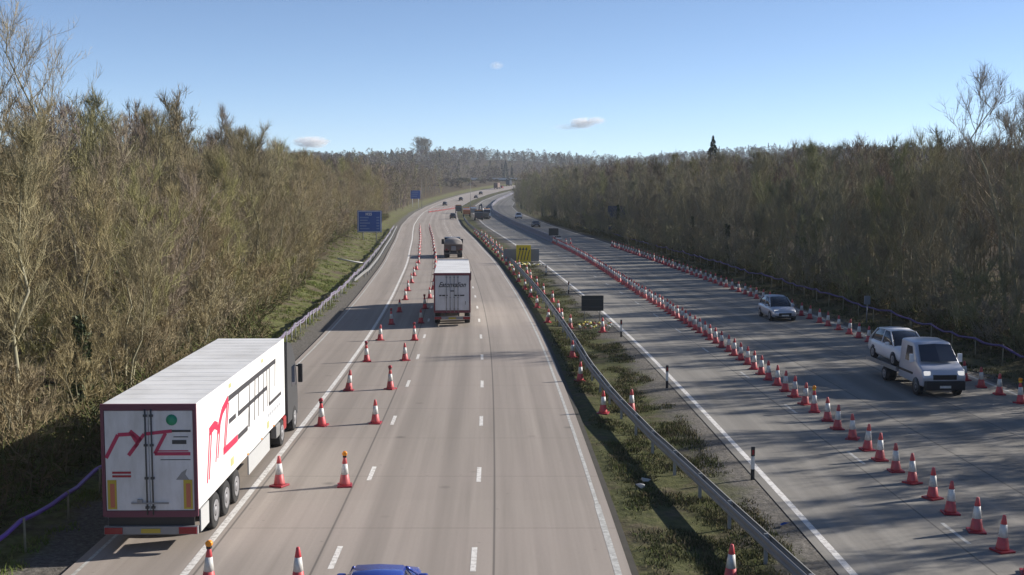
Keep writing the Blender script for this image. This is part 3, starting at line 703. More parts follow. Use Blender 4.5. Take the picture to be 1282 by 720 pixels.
Lu = [(28.1, -7.46), (37.7, -7.5), (47.3, -7.5), (55.5, -7.37), (64.7, -7.4), (73.6, -7.38), (82, -7.2), (90, -7.05), (99.5, -7.0), (107.8, -7.05), (116.5, -6.95), (125.5, -6.95), (134.8, -6.9), (145.6, -6.85)] + [(155 + 9 * i, -6.85) for i in range(13)]
Lu2 = [(28.1, -5.25), (37.7, -5.36), (47.8, -5.35), (55.9, -5.4), (65.1, -5.3), (73.6, -5.2), (82.8, -5.15), (92.4, -5.15), (100.8, -4.95), (109.3, -4.75)] + [(118 + 9 * i, -4.7) for i in range(17)]
for row, arr in ((0, Lu), (1, Lu2)):
    for i, (Y, u) in enumerate(arr):
        nm = 'left' if row == 0 else 'right'; gr = 'cones in two rows on the left carriageway'
        lab = 'red and white cone far along the %s of the two rows on the left carriageway' % nm
        lamp = None
        if row == 0:
            if i == 0: lab, lamp = 'cone with round amber lamp at the bottom of the photo beside the hard-shoulder line', 'amber'
            elif i == 1: lab = 'cone without a lamp beside the rear wheels of the white trailer'
            elif i == 2: lab, lamp = 'dark-lamped cone beside the cab end of the white articulated lorry', 'dark'
            elif i < 8: lab = '%s cone from the camera in the left row by the solid line, %s' % (ORD[i], 'lamp on top' if i % 2 == 0 else 'no lamp'); lamp = 'dark' if i % 2 == 0 else None
        else:
            if i == 0: lab = 'cone without a lamp at the bottom of the photo left of the blue car'
            elif i == 1: lab, lamp = 'cone with bright amber lamp right of the trailer, second in its row', 'amber'
            elif i < 8: lab = '%s cone from the camera in the right row of the left carriageway, %s' % (ORD[i], 'lamp on top' if i % 2 == 1 else 'no lamp'); lamp = 'dark' if i % 2 == 1 else None
        cone(u, Y, lab, None if i < 8 else gr, lamp=lamp)
# close row down the right carriageway
Y = 29.0; i = 0
lampY = {37.6: 0, 53.0: 0}
while Y < 196 and i < 100:
    du = float(np.interp(Y, [30, 45, 54, 63, 76, 104, 171, 200], [13.2, 13.42, 13.5, 13.55, 13.6, 13.65, 15.3, 15.4]))
    near_l = abs(Y - 37.2) < .85
    mid_l = abs(Y - 49.6) < .85
    lab = 'red and white cone in the long close-set row down the middle of the right carriageway'; gr = 'cones down the right carriageway'; lamp = None
    if near_l: lab, gr, lamp = 'cone with yellow lamp, the nearer lamped one in the middle row of the right carriageway', None, 'yellow'
    elif mid_l: lab, gr, lamp = 'cone with yellow lamp, the farther lamped one in the middle row of the right carriageway', None, 'yellow'
    cone(du + rc.uniform(-.05, .05), Y, lab, gr, 'red' if Y < 90 else 'pinkred', lamp)
    Y += (1.72 if Y < 60 else 1.66) + rc.uniform(-.22, .22); i += 1
# row along the right-hand edge
Y = 50.3; i = 0
while Y < 190 and i < 64:
    lamp = 'yellow' if i == 1 else None
    cone(float(np.interp(Y, [50, 60, 130, 200], [23.35, 23.3, 23.2, 23.5])), Y, 'cone with yellow lamp in the row at the right edge near the van' if lamp else 'red and white cone in the row along the right edge of the far carriageway', None if lamp else 'cones along the right edge', 'red', lamp)
    Y += 2.15 + rc.uniform(-.3, .3); i += 1
# cones standing about in the median
medc = [(5.5, 28.7, 'red and white cone in the median grass at the bottom of the photo'), (5.6, 50.9, 'cone right of the median guardrail, between marker post and rail'), (4.3, 50.2, 'cone left of the median guardrail, under the rail shadow side'),
        (3.95, 58.4, 'cone left of the guardrail beside the carriageway edge, halfway up the median'), (7.2, 77.9, 'leaning-free red cone beside the marker post in front of the black board'),
        (4.2, 66.6, 'cone left of the guardrail just beyond its bend'), (5.25, 80.5, 'cone right of the guardrail, left of the black board'), (4.95, 84.2, 'cone close behind the guardrail, left of the black board'), (3.9, 83.5, 'cone left of the guardrail level with the black board')]
for u, Y, lab in medc: cone(u, Y, lab, None, 'red', None, False)
for i in range(36):
    Y = 90 + i * 4.1 + rc.uniform(-.8, .8); cone((3.95 if i % 2 else 5.35) + rc.uniform(-.15, .15), Y, 'red and white cone standing against the guardrail in the far median', 'cones along the far median guardrail', 'red', None, False)
for i in range(26):      # far taper
    t = i / 25; cone(-6.5 + 9 * t, 405 + 62 * t, 'pale red cone in the far taper across the left carriageway', 'cones in the far taper', 'pinkred', None, sc=1.15)
for i, (u, Y) in enumerate(((16.9, 190.5), (17.8, 191.5))): cone(u, Y, ['cone right beside the crash cushion', 'cone farther right of the crash cushion, by the live lane'][i], None, 'red')

# ------------------------------------------------------------ marker posts, signs, poles
def marker(u, Y, label):
    o = thing('marker_post', label, 'marker post', P(u, Y), 0)
    mb = MB(); mb.box(-.06, .06, -.04, .04, -.1, .36, .01); mb.build('lower_band', 'black', o)
    mb = MB(); mb.box(-.06, .06, -.04, .04, .361, .80, .01); mb.build('white_band', 'sleeve', o)
    mb = MB(); mb.box(-.062, .062, -.042, .042, .801, 1.12, .012); mb.build('cap_band', 'black', o)
    mb = MB(); mb.box(-.035, .035, -.048, -.0425, .86, 1.02); mb.build('reflector', 'redlens', o)
marker(8.2, 38.6, 'nearest black and white marker post at the median edge'); marker(8.0, 56.3, 'second black and white marker post up the median edge')
marker(8.1, 75.4, 'dark marker post beside the red cone by the black board'); marker(7.5, 105.3, 'dark marker post just beyond the black board'); marker(7.3, 126.5, 'farthest small marker post near the yellow sign')

o = thing('sign_board', 'black sign board seen from behind on two legs in the median', 'sign', P(7.0, 82.5))
mb = MB(); mb.box(-.78, .78, -.03, .03, .95, 2.05, .01); mb.build('panel', 'boardback', o)
mb = MB(); mb.box(-.78, .78, -.06, -.032, 1.2, 1.26); mb.box(-.78, .78, -.06, -.032, 1.75, 1.81); mb.build('panel_rail', 'darkgrey', o)
for x in (-.55, .55):
    mb = MB(); mb.tube([(x, .05, 0), (x, .05, 2.0)], .03, 6); mb.tube([(x, .9, 0), (x, .08, 1.4)], .025, 6); mb.build('leg', 'steel_dull', o)
rf = random.Random(5)
o = thing('flower_clump', 'low clump of small yellow and white flowers in front of the black board', 'flowers', P(7.0, 80.0))
mb = MB(); mw = MB(); ms = MB(); mr = MB()
for i in range(44):
    x, y, h = rf.uniform(-1.2, 1.1), rf.uniform(-1.6, 1.2), rf.uniform(.15, .4); ms.tube([(x, y, -.05), (x + rf.uniform(-.04, .04), y, h)], .012, 4)
    t = mb if i % 3 == 0 else mw if i % 3 == 1 else mr; t.lathe([(.02, -.04), (.10, 0), (.06, .05)], 7, 'z', x, y, h)
ms.build('stems', mat('flower_stem', (.06, .10, .03), .8), o); mb.build('yellow_heads', 'flower_y', o); mw.build('white_heads', 'flower_w', o); mr.build('rust_heads', mat('rust_flower', (.35, .10, .06), .7), o)

o = thing('roadworks_sign', 'yellow roadworks lane sign with black arrows in the far median', 'sign', P(6.1, 144))
mb = MB(); mb.box(-.9, .9, -.03, .03, .42, 2.45, .01); pn = mb.build('panel', 'yellow', o)
ar = MB()
for i in range(4):
    x = -.62 + i * .38; ar.prism([(x - .12, .62), (x - .02, .62), (x + .26, 1.85), (x + .16, 1.85)], -.040, -.033, 'y')
    if i < 3: ar.prism([(x + .02, 1.88), (x + .36, 1.84), (x + .24, 2.2)], -.040, -.033, 'y')
ar.build('arrows', 'charcoal', pn)
for x in (-.7, .7):
    mb = MB(); mb.tube([(x, .07, 0), (x, .07, 2.3)], .035, 6); mb.tube([(x, 1.2, 0), (x, .1, 1.6)], .03, 6); mb.build('leg', 'steel_dull', o)
o = thing('sign_board', 'wide grey sign back standing behind the yellow roadworks sign', 'sign', P(6.1, 146))
mb = MB(); mb.box(-2.3, 2.1, -.03, .03, .35, 1.85, .01); mb.build('panel', 'greyback', o)
for x in (-1.8, -.2, 1.6):
    mb = MB(); mb.tube([(x, .07, -.1), (x, .07, 1.8)], .035, 6); mb.build('leg', 'steel_dull', o)
o = thing('flower_clump', 'speckled clump of yellow and white flowers under the yellow sign', 'flowers', P(6.0, 141))
mb = MB(); mw = MB(); ms = MB()
for i in range(40):
    x, y, h = rf.uniform(-1.7, 2.0), rf.uniform(-1.6, 1.2), rf.uniform(.15, .45); ms.tube([(x, y, -.05), (x, y, h)], .015, 4); (mb if i % 2 else mw).lathe([(.02, -.04), (.13, 0), (.07, .06)], 7, 'z', x, y, h)
ms.build('stems', 'conifer', o); mb.build('yellow_heads', 'flower_y', o); mw.build('white_heads', 'flower_w', o)

def big_sign(label, X, Y, w_, z0, z1, face, posts, toward=True, name='direction_sign', legm='steel_dull'):
    o = thing(name, label, 'sign', (X, Y, ground(X, Y)), 0); g = ground(X, Y)
    mb = MB(); mb.box(-w_ / 2, w_ / 2, -.05, .05, z0 - g, z1 - g, .02); pn = mb.build('panel', face, o)
    for x in posts:
        mb = MB(); mb.tube([(x, .12, -.3), (x, .12, z1 - g - .1)], .09, 8); mb.build('post', legm, o)
    return o, pn, g
X = at_px(462, 195)
o, pn, g = big_sign('large blue motorway direction sign with white border on the left verge', X, 195, 4.0, 1.85, 5.45, 'bluesign', (-1.1, 1.1))
zb, zt = 1.85 - g, 5.45 - g
mb = MB()
for a in ((-1.9, 1.9, zt - .16, zt - .08), (-1.9, 1.9, zb + .08, zb + .16), (-1.9, -1.82, zb + .161, zt - .161), (1.82, 1.9, zb + .161, zt - .161)): mb.box(a[0], a[1], -.058, -.052, a[2], a[3])
mb.build('border', 'signwhite', pn)
letters('M25', .62, 'signwhite', pn, (-.1, -.056, zt - .60), (R(90), 0, 0), bold=.015)
mb = MB()
for i in range(5):
    z = zt - 1.15 - i * .46; mb.box(-1.6, -1.6 + [1.5, 1.3, 1.7, 1.1, 1.6][i], -.057, -.052, z - .1, z + .1); mb.box(1.15, 1.65, -.057, -.052, z - .1, z + .1)
mb.build('destination_lines', 'signline', pn)
X = at_px(520, 470)
o, pn, g = big_sign('small distant blue sign beside a thin pole on the left verge', X, 470, 3.9, 3.9, 7.2, 'bluesign', (-1.2, 1.2), legm='signwhite'); pn['label'] = 'blue panel in shade'
mb = MB()
for i in range(3): mb.box(-1.5, 1.2 - .3 * i, -.06, -.052, 6.4 - g - i * .8, 6.65 - g - i * .8)
mb.build('destination_lines', 'signline', pn)
X = at_px(772, 214)
big_sign('large slate-dark sign panel standing against the shaded right wood', X, 214, 3.1, 1.6, 5.9, 'signback', (-1.0, 1.0), legm='darkgrey')
o = thing('lamp_column', 'thin pale column beside the distant small blue sign', 'pole', (at_px(528, 465), 465, ground(at_px(528, 465), 465)))
mb = MB(); mb.tube([(0, 0, -.3), (0, 0, 11)], [.09, .05], 8); mb.build('column', 'steel', o); mb = MB(); mb.box(-.1, .1, -.8, .05, 11, 11.1); mb.build('arm', 'steel', o)
o = thing('lamp_column', 'thin pale column rising from the median works beyond the yellow sign', 'pole', (at_px(589, 345), 345, zr(345)))
mb = MB(); mb.tube([(0, 0, -.3), (0, 0, 10.5)], [.09, .05], 8); mb.build('column', 'steel', o); mb = MB(); mb.box(-.1, .1, -.8, .05, 10.5, 10.6); mb.build('arm', 'steel', o)
o = thing('verge_cabinet', 'small grey box on a post at the foot of the right wood', 'cabinet', P(26.6, 83))
mb = MB(); mb.tube([(0, 0, -.1), (0, 0, 1.3)], .05, 6); mb.build('post', 'midgrey', o); mb = MB(); mb.box(-.2, .2, -.1, .1, 1.3, 1.9, .02); mb.build('box', 'greyback', o)
o = thing('white_pipe', 'short white pipe lying across the left verge rail below the blue sign', 'pipe', P(-14.2, 134, .75), .4)
mb = MB(); mb.tube([(-1.7, .2, .5), (-.3, 0, .18), (1.3, -.3, -.1)], .1, 8); mb.build('pipe', 'litter', o)
rl = random.Random(8)
for i, (u, Y, lab, m_) in enumerate(((4.6, 38.5, 'crumpled white litter on the median grass left of the rail shadow', 'litter'), (4.3, 37.6, 'small white scrap of litter beside a larger one in the median', 'litter'), (7.9, 33.2, 'blue and white crumpled packet under the guardrail', 'bluesign'))):
    o = thing('litter', lab, 'litter', P(u, Y, .05)); mb = MB()
    vs = [(rl.uniform(-.18, .18), rl.uniform(-.16, .16), rl.uniform(-.03, .14)) for _ in range(9)]
    bm = bmesh.new(); [bm.verts.new(v) for v in vs]; bmesh.ops.convex_hull(bm, input=bm.verts[:]); bm.verts.index_update(); mb.add([v.co[:] for v in bm.verts], [[v.index for v in f.verts] for f in bm.faces]); bm.free()
    mb.build('scrap', m_, o)

# ------------------------------------------------------------ vehicles
def wheel(parent, x, y, r=.33, wd=.22, out=1, rimm='midgrey', dual=False):
    mb = MB(); h0, h1 = (0, -out * wd) if not dual else (0, -out * wd * 2.2)
    mb.lathe([(r * .62, h0 - out * .01), (r * .93, h0), (r, h0 - out * .03), (r, h1 + out * .03), (r * .9, h1)], 22, 'x', x, y, r); w_ = mb.build('wheel', 'rubber', parent)
    mb = MB(); mb.lathe([(r * .6, -out * .02), (r * .6, out * .012), (r * .5, out * .004), (r * .25, -out * .015), (r * .2, out * .02), (.02, out * .025)], 16, 'x', x, y, r); mb.build('rim', rimm, w_)
def artic(label, loc, rz, big):
    o = thing('articulated_lorry', label, 'lorry', loc, rz); L = 13.4; H = 4.0 if big else 3.7; W = 1.275 if big else 1.275; zf = 1.08
    mb = MB(); mb.box(-W + .03, W - .03, .06, L, zf, H - .05, .02); mb.build('box_body', 'white', o)
    mb = MB(); mb.box(-W + .02, W - .02, .05, L + .01, H - .048, H, .02)
    if big:
        for i in range(17): mb.box(-W + .05, W - .05, .8 + i * .75, .83 + i * .75, H - .002, H + .005)
    mb.build('roof', 'offwhite', o)
    mb = MB()                                                   # rear frame
    mb.box(-W, -W + .09, -.02, .058, .95, H + .01); mb.box(W - .09, W, -.02, .058, .95, H + .01); mb.box(-W + .091, W - .091, -.02, .058, H - .16, H + .01); mb.box(-W + .091, W - .091, -.02, .058, .93, 1.10)
    mb.build('rear_frame', mat('maroon_frame', (.13, .035, .06), .5) if big else M.setdefault('dim_red', mat('dim_red_frame', (.16, .03, .045), .5)), o)
    for s in (-1, 1):
        mb = MB(); x0, x1 = (.015, W - .10) if s > 0 else (-W + .10, -.015); mb.box(x0, x1, 0, .05, 1.11, H - .17, .01); d = mb.build('rear_door', 'rear_white', o)
        for xx in ((.08,) if big else (.14, .40)):
            mb = MB(); mb.tube([(s * xx, -.035, 1.0), (s * xx, -.035, H - .12)], .02, 6)
            for z in (1.2, 2.0, 2.9, H - .3): mb.box(s * xx - .05, s * xx + .05, -.05, 0, z - .03, z + .03)
            mb.build('locking_bar', 'darkgrey' if big else 'midgrey', d)
        if big:
            mb = MB(); x = s * (W - .26); mb.box(x - .12, x + .12, -.012, -.003, 1.15, 1.95); mb.build('marker_plate', 'plate_y', d)
            mb = MB(); mb.box(x - .05, x + .07, -.018, -.0135, 1.2, 1.85); mb.build('marker_stripe', 'orange', d)
    # chassis, underrun, lights
    mb = MB(); mb.box(-.5, -.36, .3, L - .3, .78, 1.07); mb.box(.36, .5, .3, L - .3, .78, 1.07); mb.box(-1.0, 1.0, 2.0, 2.15, .7, 1.07); mb.build('chassis', 'darkgrey', o)
    mb = MB(); mb.box(-W + .02, W - .02, -.04, .10, .46, .68, .01); bp_ = mb.build('rear_bumper', 'midgrey', o)
    for s in (-1, 1):
        mb = MB(); x0 = s * (W - .28); mb.box(x0 - .24, x0 + .24, -.075, -.043, .48, .66, .01); mb.build('tail_light', 'redlens', bp_)
        mb = MB(); mb.box(s * .45 - .04, s * .45 + .04, .1, .2, .5, 1.0); mb.build('bumper_stay', 'darkgrey', bp_)
    mb = MB(); mb.box(-.26, .26, -.06, -.043, .5, .62); mb.build('number_plate', 'plate_y', bp_)
    for s in (-1, 1):                                           # side guards
        mb = MB(); x = s * (W - .02); mb.box(min(x, x - s * .04), max(x, x - s * .04), 6.6, 10.2, .42, 1.04); skm = M.setdefault('pale_skirt', mat('pale_skirt', (.42, .43, .43), .5)) if s > 0 else 'midgrey'; mb.build('side_skirt', skm, o)
        mb = MB(); mb.box(min(x, x - s * .04), max(x, x - s * .04), .35, 1.25, .42, 1.04); mb.build('side_skirt', skm, o)
        for y in (2.1, 3.45, 4.8): wheel(o, s * (W - .03), y, .52, .38, s)
        for y in (6.5, 8.8, 11):
            mb = MB(); mb.box(s * (W - .03) - .03, s * (W - .03) + .03, y - .05, y + .05, 1.1, 1.16); mb.build('side_marker', 'amber', o)
    # tractor unit
    T0 = L + .75; cm = 'darkgrey' if big else 'carwhite'
    mb = MB(); mb.box(-.48, .48, L - 1.8, T0 + 1.9, .6, .95); mb.build('tractor_chassis', 'black', o)
    prof = [(T0, .55), (T0 + 2.25, .55), (T0 + 2.32, 1.2), (T0 + 2.2, 2.0), (T0 + 1.75, 2.95), (T0 + .9, 3.6), (T0 + .02, 3.75), (T0, 3.6)]
    mb = MB(); mb.prism(prof, -1.22, 1.22, 'x'); cb = mb.build('cab', cm, o)
    mb = MB(); mb.prism([(T0 + 2.215, 1.98), (T0 + 2.235, 1.98), (T0 + 1.80, 2.92), (T0 + 1.77, 2.92)], -1.1, 1.1, 'x'); mb.build('windscreen', 'tinted', cb)
    for s in (-1, 1):
        mb = MB(); x = s * 1.222; mb.prism([(T0 + .95, 1.85), (T0 + 2.0, 1.85), (T0 + 1.72, 2.65), (T0 + .95, 2.65)], min(x, x + s * .006), max(x, x + s * .006), 'x'); mb.build('side_window', 'tinted', cb)
        mb = MB(); mb.box(min(s * 1.3, s * 1.52), max(s * 1.3, s * 1.48), T0 + 1.95, T0 + 2.1, 1.85, 2.6, .03); mb.box(min(s * 1.2, s * 1.32), max(s * 1.2, s * 1.32), T0 + 2.0, T0 + 2.05, 2.5, 2.55); mb.build('mirror', 'black', cb)
        mb = MB(); x = s * 1.235; mb.box(min(s * 1.0, x), max(s * 1.0, x), L - 1.75, L - .95, .5, .98, .05); mb.build('fuel_tank', 'steel', o)
        mb = MB(); mb.box(min(s * .75, s * 1.25), max(s * .75, s * 1.25), L - .35, L + .25, .5, 1.0, .06); mb.build('mudguard', 'carred' if big else 'black', o)
        wheel(o, s * 1.24, L - .55 - .1, .5, .32, s, dual=True); wheel(o, s * 1.24, T0 + 1.45, .5, .32, s)
    return o
slx = hd(35)
b1 = artic('long white articulated lorry with red and black lettering on the hard shoulder', (-9.72, 30.9, .03), rz_at(40), True)
# side lettering on the +X side: local +Y runs to the right in the picture
ml = MB(); dk = MB()
def sstroke(mb, pts, th=.11):       # polyline on side plane (y,z), flat strokes
    for (a, b) in zip(pts[:-1], pts[1:]):
        d = Vector((b[0] - a[0], b[1] - a[1])).normalized(); n_ = Vector((-d.y, d.x)) * th / 2
        mb.prism([(a[0] + n_.x, a[1] + n_.y), (b[0] + n_.x, b[1] + n_.y), (b[0] - n_.x, b[1] - n_.y), (a[0] - n_.x, a[1] - n_.y)], 1.2465, 1.2515, 'x')
# swooping red M: thin legs, heavy shoulders
sstroke(ml, [(1.15, 1.55), (1.55, 2.9)], .11); sstroke(ml, [(1.38, 1.60), (1.78, 2.9)], .11); sstroke(ml, [(1.5, 2.92), (2.15, 3.0), (2.5, 2.88)], .24); sstroke(ml, [(2.2, 1.9), (2.55, 2.9)], .11); sstroke(ml, [(2.45, 1.95), (2.8, 2.85)], .11); sstroke(ml, [(2.5, 2.72), (3.1, 3.2), (3.9, 3.42)], .24)
sstroke(ml, [(3.2, 1.98), (3.75, 3.3)], .11); sstroke(ml, [(3.4, 2.0), (3.95, 3.3)], .11); sstroke(ml, [(3.15, 1.98), (5.1, 1.98)], .22)
sstroke(dk, [(3.95, 3.42), (11.6, 3.42)], .17); sstroke(dk, [(3.95, 2.72), (4.9, 2.72)], .15); sstroke(dk, [(5.15, 1.98), (6.6, 1.98)], .17)
sstroke(dk, [(5.35, 3.34), (5.25, 2.72)], .09); sstroke(dk, [(5.2, 2.70), (9.9, 2.72)], .15); sstroke(dk, [(6.85, 2.64), (6.7, 1.98)], .09)
sstroke(dk, [(6.95, 3.34), (6.9, 1.95)], .11); sstroke(dk, [(7.9, 3.34), (7.7, 2.0)], .11); sstroke(dk, [(8.5, 3.34), (8.4, 2.0)], .11)
sstroke(dk, [(9.3, 3.34), (9.2, 2.0)], .11); sstroke(dk, [(9.95, 3.34), (9.9, 2.05)], .11); sstroke(dk, [(10.4, 3.34), (10.25, 2.05), (12.6, 2.05)], .13); sstroke(dk, [(11.5, 3.34), (11.4, 2.5)], .11)
ml.build('side_lettering', 'crimson', b1); dk.build('side_lettering', 'charcoal', b1, 'dark letters continuing the side name')
mb = MB()
for y in (10.0, 10.35, 10.7, 11.05, 11.4, 11.75, 12.1): mb.box(1.2466, 1.25, y, y + .25, 1.62, 1.74)
mb.build('small_lettering', mat('grey_letter', (.35, .37, .40), .5), b1)
M['olive_label'] = mat('olive_label', (.42, .42, .20), .5)
for y0, y1, z0, z1 in ((4.05, 4.5, 1.30, 1.55), (9.8, 10.2, 1.25, 1.5), (4.0, 4.35, 3.72, 3.85), (9.0, 9.3, 3.72, 3.85)):
    mb = MB(); mb.box(1.2466, 1.251, y0, y1, z0, z1); mb.build('side_label', 'olive_label', b1)
# rear lettering, plane y = -0.003 on the doors
re_ = MB(); rk = MB()
def rstroke(mb, pts, th):
    for (a, b) in zip(pts[:-1], pts[1:]):
        d = Vector((b[0] - a[0], b[1] - a[1])).normalized(); n_ = Vector((-d.y, d.x)) * th / 2
        mb.prism([(a[0] + n_.x, a[1] + n_.y), (b[0] + n_.x, b[1] + n_.y), (b[0] - n_.x, b[1] - n_.y), (a[0] - n_.x, a[1] - n_.y)], -.009, -.003, 'y')
rstroke(re_, [(-1.15, 2.55), (-.82, 3.18), (-.45, 3.2)], .10); rstroke(re_, [(-.45, 3.2), (-.30, 2.95), (-.55, 2.62)], .10); rstroke(re_, [(-.5, 3.28), (-.2, 3.02)], .11); rstroke(re_, [(-.38, 2.85), (-.12, 3.2), (.62, 3.28)], .09)
rstroke(re_, [(.45, 3.22), (.15, 2.66), (1.1, 2.66)], .09); rstroke(re_, [(.2, 2.74), (1.05, 2.74)], .03)
rstroke(rk, [(.62, 3.28), (1.12, 3.28)], .06); rstroke(rk, [(.62, 2.98), (1.0, 2.98)], .11); rstroke(rk, [(.66, 3.12), (1.05, 3.12)], .025); rstroke(rk, [(.3, 2.5), (1.1, 2.5)], .02)
re_.build('rear_lettering', mat('rear_red', (.42, .03, .09), .5), b1); rk.build('rear_lettering', 'charcoal', b1, 'dark bars of the rear lettering')
mb = MB(); mb.lathe([(.02, -.012), (.15, -.011), (.15, -.003)], 16, 'y', .62, 0, 3.58); mb.build('green_badge', 'green', b1)
mb = MB()
for z in (2.15, 2.05): mb.box(-1.0, -.5, -.009, -.003, z - .03, z + .03)
mb.build('small_lettering', 'darkred', b1)
mb = MB(); mb.prism([(.7, 1.95), (1.05, 1.95), (.95, 2.1), (1.0, 2.25), (.85, 2.15)], -.009, -.003, 'y'); mb.build('grey_badge', 'midgrey', b1)
mb = MB(); mb.box(-.5, .5, -.055, -.04, 1.3, 1.34); mb.box(-.34, -.2, -.056, -.003, 1.33, 1.42); mb.build('door_handle', 'midgrey', b1)
mb = MB(); mb.box(-1.15, 1.15, .06, .12, .62, .93); mb.build('rear_gap_shade', 'black', b1)  # black panel added to stand for the shaded gap between doors and bumper

b2 = artic('white box lorry with dark handwritten name on its rear doors, middle lane', (-4.15, 81.0, .03), rz_at(86), False)
letters('Eatonvalion', .50, 'charcoal', b2, (-.02, -.012, 2.88), (R(90), 0, 0), shear=.45, bold=.008, width=1.9)
mb = MB()
for x, w_ in ((-.9, .16), (-.70, .22), (-.42, .1), (.12, .2), (.36, .14), (.54, .3)): mb.box(x, x + w_, -.012, -.003, 2.10, 2.19)
mb.build('small_lettering', 'charcoal', b2)
mb = MB(); mb.box(.9, .93, -.012, -.003, 1.5, 1.75); mb.box(-.12, .12, -.045, -.036, 2.42, 2.5); mb.build('door_plate', 'charcoal', b2)

# cars: lower shell and cabin lofted from stations along the length (y forward)
def ring(y, hw, z0, z1, crown=.0, k=.12):
    P_ = [(-hw * .86, z0), (-hw * .97, z0 + k), (-hw, z0 + (z1 - z0) * .45), (-hw * .965, z1 - .10), (-hw * .88, z1 - .015), (-hw * .5, z1 + crown * .7), (0, z1 + crown)]
    P_ = P_ + [(-x, z) for x, z in reversed(P_[:-1])]
    return [(x, y, z) for x, z in P_]
STYLES = {
    'suv': dict(L=4.5, W=.92, shell=[(-2.25, .84, .38, .82), (-2.18, .96, .3, .98), (-1.6, 1, .25, 1.02), (0, 1, .24, 1.0), (.9, 1, .24, 1.0), (1.5, .98, .26, .97), (2.0, .93, .3, .88), (2.22, .82, .36, .72)],
                cab=[(-2.12, .78, 1.0), (-1.85, .80, 1.45), (-1.5, .80, 1.60), (-.5, .82, 1.66), (.3, .80, 1.62), (.75, .76, 1.36), (1.25, .80, .98)]),
    'saloon': dict(L=4.5, W=.88, shell=[(-2.25, .84, .36, .82), (-2.15, .95, .28, .93), (-1.4, 1, .22, .95), (0, 1, .2, .93), (.9, 1, .2, .92), (1.5, .98, .22, .88), (2.0, .92, .26, .78), (2.22, .8, .32, .62)],
                   cab=[(-1.85, .78, .93), (-1.4, .78, 1.22), (-1.0, .79, 1.38), (-.3, .80, 1.43), (.25, .78, 1.39), (.65, .76, 1.2), (1.15, .80, .9)]),
}
def make_car(label, loc, rz, style='saloon', paint='cardark', group=None, name='car', cat='car'):
    S = STYLES[style]; W = S['W']; o = thing(name, label, cat, loc, rz, group)
    mb = MB(); mb.loft([ring(y, W * k, z0, z1, .03) for y, k, z0, z1 in S['shell']]); mb.build('body', paint, o)
    belt = lambda y: float(np.interp(y, [s[0] for s in S['shell']], [s[3] for s in S['shell']])) - .05
    mb = MB(); rings = []
    for y, k, zt in S['cab']:
        zb = belt(y); w0 = W * .90; w1 = W * k * .86; zt = max(zt, zb + .04)
        rings.append([(-w0, y, zb), (-(w0 + w1) / 2, y, (zb + zt) / 2), (-w1, y, zt - .05), (-w1 * .85, y, zt), (0, y, zt + .02), (w1 * .85, y, zt), (w1, y, zt - .05), ((w0 + w1) / 2, y, (zb + zt) / 2), (w0, y, zb)])
    mb.loft(rings); mb.build('windows', 'glass', o)
    mb = MB(); top = [s for s in S['cab'] if s[2] > S['cab'][3][2] - .14]; rr = []
    for y, k, zt in top:
        w1 = W * k * .87; rr.append([(-w1, y, zt - .06), (-w1 * .86, y, zt + .012), (0, y, zt + .034), (w1 * .86, y, zt + .012), (w1, y, zt - .06), (w1 * .8, y, zt - .07), (-w1 * .8, y, zt - .07)])
    mb.loft(rr)
    f = S['cab']; w_of = lambda s: W * s[1] * .86
    for s in (-1, 1):      # pillars
        for (i, j) in ((4, 6), (2, 0)):
            a, b = f[i], f[j]; mb.tube([(s * w_of(a), a[0], a[2] - .04), (s * W * .905, b[0], belt(b[0]) + .02)], .035, 5)
        y = -.35; zt = float(np.interp(y, [q[0] for q in f], [q[2] for q in f])); mb.tube([(s * W * .80 * .88, y, zt - .05), (s * W * .915, y, belt(y))], .035, 5)
    mb.build('roof', paint, o)
    for s in (-1, 1):
        for y in (-1.38, 1.36):
            mb = MB(); mb.lathe([(.37, -.0), (.37, s * .012)], 18, 'x', s * W * .985, y, .36); mb.build('wheel_arch', 'black', o); wheel(o, s * (W * .985 + .02), y, .33, .22, s)
        mb = MB(); mb.box(min(s * W * .93, s * (W + .16)), max(s * W * .93, s * (W + .16)), .62, .78, belt(.7) + .02, belt(.7) + .18, .06); mb.build('mirror', paint, o)
        mb = MB(); x = s * W * .62; yf = S['shell'][-2][0]; mb.box(x - .19, x + .19, yf - .02, yf + .10, .60 if style == 'saloon' else .68, .74 if style == 'saloon' else .84, .03); mb.build('headlight', 'lamp_glow' if paint == 'silver' else 'lens', o)
        mb = MB(); x = s * W * .74; yb = S['shell'][0][0]; mb.box(x - .13, x + .13, yb - .03, yb + .08, .66, .86, .02); mb.build('tail_light', 'redlens', o)
    y = S['shell'][-1][0]; mb = MB(); mb.box(-W * .5, W * .5, y - .02, y + .02, .42, .62, .02); mb.build('grille', 'black', o)
    mb = MB(); mb.box(-W * .78, W * .78, y - .06, y + .035, .27, .40, .02); mb.build('bumper', 'black', o)
    mb = MB(); mb.box(-.26, .26, y + .036, y + .046, .40, .50); mb.build('number_plate', 'sleeve', o)
    mb = MB(); yb = S['shell'][0][0]; mb.box(-.26, .26, yb - .035, yb - .005, .5, .61); mb.build('number_plate', 'plate_y', o)
    return o
